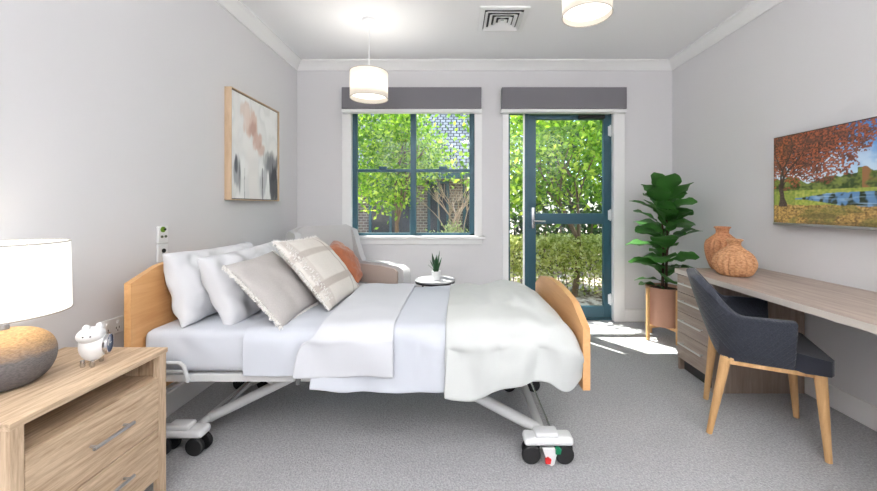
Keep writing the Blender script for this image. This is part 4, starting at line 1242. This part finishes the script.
def branches(bm, base, hgt, rnd, spread, r0, depth=3):
    def rec(p, d_, l, r, k):
        q = p + d_ * l
        mid = p + d_ * l * .5 + Vector((rnd.uniform(-.04, .04), rnd.uniform(-.04, .04), 0)) * l
        tube(bm, [p, mid, q], [r, r * .85, r * .65], 6)
        if k == 0: return
        for _ in range(3):
            nd = (d_ + Vector((rnd.uniform(-1, 1), rnd.uniform(-1, 1), rnd.uniform(-.1, .7))) * spread).normalized()
            rec(q, nd, l * rnd.uniform(.6, .85), r * .6, k - 1)
    rec(Vector(base), Vector((rnd.uniform(-.1, .1), 0, 1)).normalized(), hgt, r0, depth)

def tree(x, y, hgt, blobs, n, s, m, label, seed, r0=.05, clump=.16, spread=.75, group='garden trees outside'):
    t = thing('garden_tree', label, 'tree', (x, y, -.04), 0, group)
    bm = NB(); branches(bm, (x, y, -.04), hgt, random.Random(seed), spread, r0); build('trunk', bm, BARK, t, smooth=True)
    foliage('foliage', blobs, n, s, m, t, seed, clump)
    return t
# tree seen through the window (left panes)
tree(-.95, 5.9, .95, [(-1.15, 5.9, 1.7, .55, .5, .55), (-.62, 6.0, 2.05, .45, .4, .38), (-1.2, 5.8, 2.6, .7, .5, .6), (-.42, 6.0, 1.85, .30, .3, .22)], 9000, .038, BRIGHT, 'bright green tree seen through the left window panes', 11)
# tree by the door
tree(1.62, 5.0, .75, [(1.55, 5.05, 1.85, .85, .45, .75), (1.0, 5.2, 1.7, .5, .45, .7), (2.1, 5.1, 1.8, .5, .45, .6), (1.5, 5.0, 2.6, .9, .5, .5)], 6200, .045, BRIGHT, 'bright green tree filling the door glass, behind the hedge', 23, r0=.045)
tree(.85, 6.4, .9, [(.8, 6.4, 1.8, .6, .5, .8), (.9, 6.4, 2.9, .8, .5, .7)], 2600, .06, BRIGHT, 'green tree seen through the sidelight beside the door', 29)
# dark backdrop trees
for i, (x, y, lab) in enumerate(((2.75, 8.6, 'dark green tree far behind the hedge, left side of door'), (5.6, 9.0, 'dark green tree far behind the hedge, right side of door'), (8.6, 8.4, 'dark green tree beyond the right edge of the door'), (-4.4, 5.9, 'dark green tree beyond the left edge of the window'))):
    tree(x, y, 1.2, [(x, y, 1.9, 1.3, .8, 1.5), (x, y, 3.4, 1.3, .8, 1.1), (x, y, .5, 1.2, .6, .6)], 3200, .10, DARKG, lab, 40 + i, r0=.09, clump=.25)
# hedge
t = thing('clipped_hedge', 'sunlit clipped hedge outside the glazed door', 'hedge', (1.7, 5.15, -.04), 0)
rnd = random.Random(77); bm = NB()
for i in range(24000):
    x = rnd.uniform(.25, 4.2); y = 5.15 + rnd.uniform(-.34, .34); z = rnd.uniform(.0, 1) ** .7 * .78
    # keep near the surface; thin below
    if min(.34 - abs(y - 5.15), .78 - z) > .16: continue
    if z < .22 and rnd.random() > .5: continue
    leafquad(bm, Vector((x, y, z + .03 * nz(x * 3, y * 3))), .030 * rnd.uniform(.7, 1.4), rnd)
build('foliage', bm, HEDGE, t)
bm = NB()
for i in range(40):
    x = .3 + i * .098; tube(bm, [(x, 5.1 + rnd.uniform(-.15, .15), -.05), (x + rnd.uniform(-.05, .05), 5.1 + rnd.uniform(-.15, .15), .35), (x + rnd.uniform(-.12, .12), 5.12 + rnd.uniform(-.2, .2), .68)], [.009, .007, .004], 5)
build('stems', bm, BARK, t)
t = thing('dark_hedge', 'dark hedge added behind the sunlit hedge to darken the gap', 'hedge', (4.0, 7.1, -.04), 0)  # stand-in for the dark band here, shade put into dark leaves
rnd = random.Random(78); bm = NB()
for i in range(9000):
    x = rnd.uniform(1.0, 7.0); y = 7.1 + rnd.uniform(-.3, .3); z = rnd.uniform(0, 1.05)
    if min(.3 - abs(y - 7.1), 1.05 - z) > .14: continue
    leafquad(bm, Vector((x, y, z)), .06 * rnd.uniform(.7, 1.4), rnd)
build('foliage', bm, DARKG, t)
bm = NB()
for i in range(20):
    x = 1.1 + i * .3; tube(bm, [(x, 7.1, -.05), (x + .05, 7.1, .9)], .02, 5)
build('stems', bm, BARK, t)
# bare shrub and pale bush under window right pane
t = thing('bare_shrub', 'leafless pale twiggy shrub outside the lower right pane', 'shrub', (-.05, 6.3, -.04))
bm = NB()
rr = random.Random(5)
for q in range(3): branches(bm, (-.05 + q * .13 - .12, 6.3, -.04), .66, rr, .6, .02, 3)
build('twigs', bm, BARE, t)
t = thing('garden_bush', 'pale green bush at the foot of the lower right pane', 'bush', (0.0, 5.6, -.04))
foliage('foliage', [(-.05, 5.6, .62, .42, .3, .28), (.1, 5.7, .3, .45, .3, .3)], 2600, .028, PALE, t, 91, .07, .6)
bm = NB()
for i in range(10): tube(bm, [(rr.uniform(-.15, .2), 5.6, -.05), (rr.uniform(-.3, .3), 5.6 + rr.uniform(-.15, .15), .5)], .008, 5)
build('stems', bm, BARK, t)

# neighbouring house
def brick_mat():
    m, nt, b = newmat('brickwork')
    tc = nt.nodes.new('ShaderNodeTexCoord'); mp = nt.nodes.new('ShaderNodeMapping'); mp.inputs['Rotation'].default_value = (R(90), 0, 0); nt.links.new(tc.outputs['Object'], mp.inputs[0])
    br = nt.nodes.new('ShaderNodeTexBrick'); br.inputs['Scale'].default_value = 4.2; br.inputs['Color1'].default_value = srgb(132, 112, 104); br.inputs['Color2'].default_value = srgb(96, 84, 84); br.inputs['Mortar'].default_value = srgb(170, 164, 158); br.inputs['Mortar Size'].default_value = .03
    nt.links.new(mp.outputs[0], br.inputs['Vector']); nt.links.new(br.outputs['Color'], b.inputs['Base Color']); b.inputs['Roughness'].default_value = .9
    return m
def tile_mat():
    m, nt, b = newmat('roof_tiles')
    tc = nt.nodes.new('ShaderNodeTexCoord'); mp = nt.nodes.new('ShaderNodeMapping'); mp.inputs['Rotation'].default_value = (R(-35), 0, 0); nt.links.new(tc.outputs['Object'], mp.inputs[0])
    br = nt.nodes.new('ShaderNodeTexBrick'); br.inputs['Scale'].default_value = 3.4; br.inputs['Color1'].default_value = srgb(92, 98, 104); br.inputs['Color2'].default_value = srgb(122, 128, 132); br.inputs['Mortar'].default_value = srgb(18, 22, 30); br.inputs['Mortar Size'].default_value = .045
    br.inputs['Brick Width'].default_value = .45; br.inputs['Row Height'].default_value = .42
    nt.links.new(mp.outputs[0], br.inputs['Vector']); nt.links.new(br.outputs['Color'], b.inputs['Base Color']); b.inputs['Roughness'].default_value = .95; b.inputs['Specular IOR Level'].default_value = .1
    return m
hs = thing('neighbour_house', 'brick house with blue grey tiled roof outside the window', 'house', (-2.5, 8, -.04))
bm = NB(); box(bm, -6.5, .75, 8.0, 12.5, -.04, 2.1); build('brick_wall', bm, brick_mat(), hs)
bm = NB(); prism(bm, [(7.45, 1.88), (10.3, 4.6), (13.1, 1.95), (13.1, 1.83), (10.3, 4.45), (7.45, 1.76)], 'x', -6.9, 1.0); build('roof', bm, tile_mat(), hs)
bm = NB(); box(bm, -6.9, 1.0, 7.36, 7.46, 1.76, 1.90, .01); build('gutter', bm, TEAL, hs)
for (xa, xb) in ((-5.4, -4.3), (-1.9, -.95), (-.62, -.15), (.15, .6)):
    bm = NB()
    for a, b_ in ((xa, xa + .06), (xb - .06, xb), ((xa + xb) / 2 - .025, (xa + xb) / 2 + .025)): box(bm, a, b_, 7.94, 8.02, .3, 1.75)
    box(bm, xa, xb, 7.94, 8.02, .3, .36); box(bm, xa, xb, 7.94, 8.02, 1.69, 1.75)
    wf = build('window', bm, TEAL, hs)
    bm = NB(); box(bm, xa, xb, 7.97, 8.01, .33, 1.72); build('pane', bm, mat('dark_glass', srgb(40, 50, 66), .1), wf)

# ------------------------------------------------------------------ light
w_ = bpy.data.worlds.new('sky'); sc.world = w_; w_.use_nodes = True; nt = w_.node_tree
sky = nt.nodes.new('ShaderNodeTexSky'); sky.sky_type = 'NISHITA'; sky.sun_disc = False; sky.sun_elevation = R(60); sky.sun_rotation = R(160)
bg = nt.nodes['Background']; bg.inputs[1].default_value = .45
nt.links.new(sky.outputs[0], bg.inputs[0])
S = bpy.data.lights.new('sun', 'SUN'); S.energy = 11.0; S.angle = R(.6); S.color = (1, .96, .88)
so = bpy.data.objects.new('sun', S); COL.objects.link(so)
dirv = Vector((.36, -.46, -1.0)).normalized()
so.rotation_euler = dirv.to_track_quat('-Z', 'Y').to_euler(); so.location = (0, 8, 8)

# ------------------------------------------------------------------ camera
cam = bpy.data.cameras.new('camera'); co = bpy.data.objects.new('camera', cam); COL.objects.link(co)
co.location = (0, 0, EYE); co.rotation_euler = (R(90), 0, 0)
cam.sensor_width = 36; cam.lens = 36 * F / 877
cam.shift_x = (438.5 - CX) / 877; cam.shift_y = -(245.5 - CY) / 877
cam.clip_start = .02
sc.camera = co
sc.view_settings.view_transform = 'Standard'; sc.view_settings.look = 'None'
sc.view_settings.exposure = 0.72; sc.view_settings.gamma = 1.0
sc.cycles.max_bounces = 8; sc.cycles.diffuse_bounces = 5; sc.cycles.transparent_max_bounces = 16
sc.cycles.sample_clamp_indirect = 6
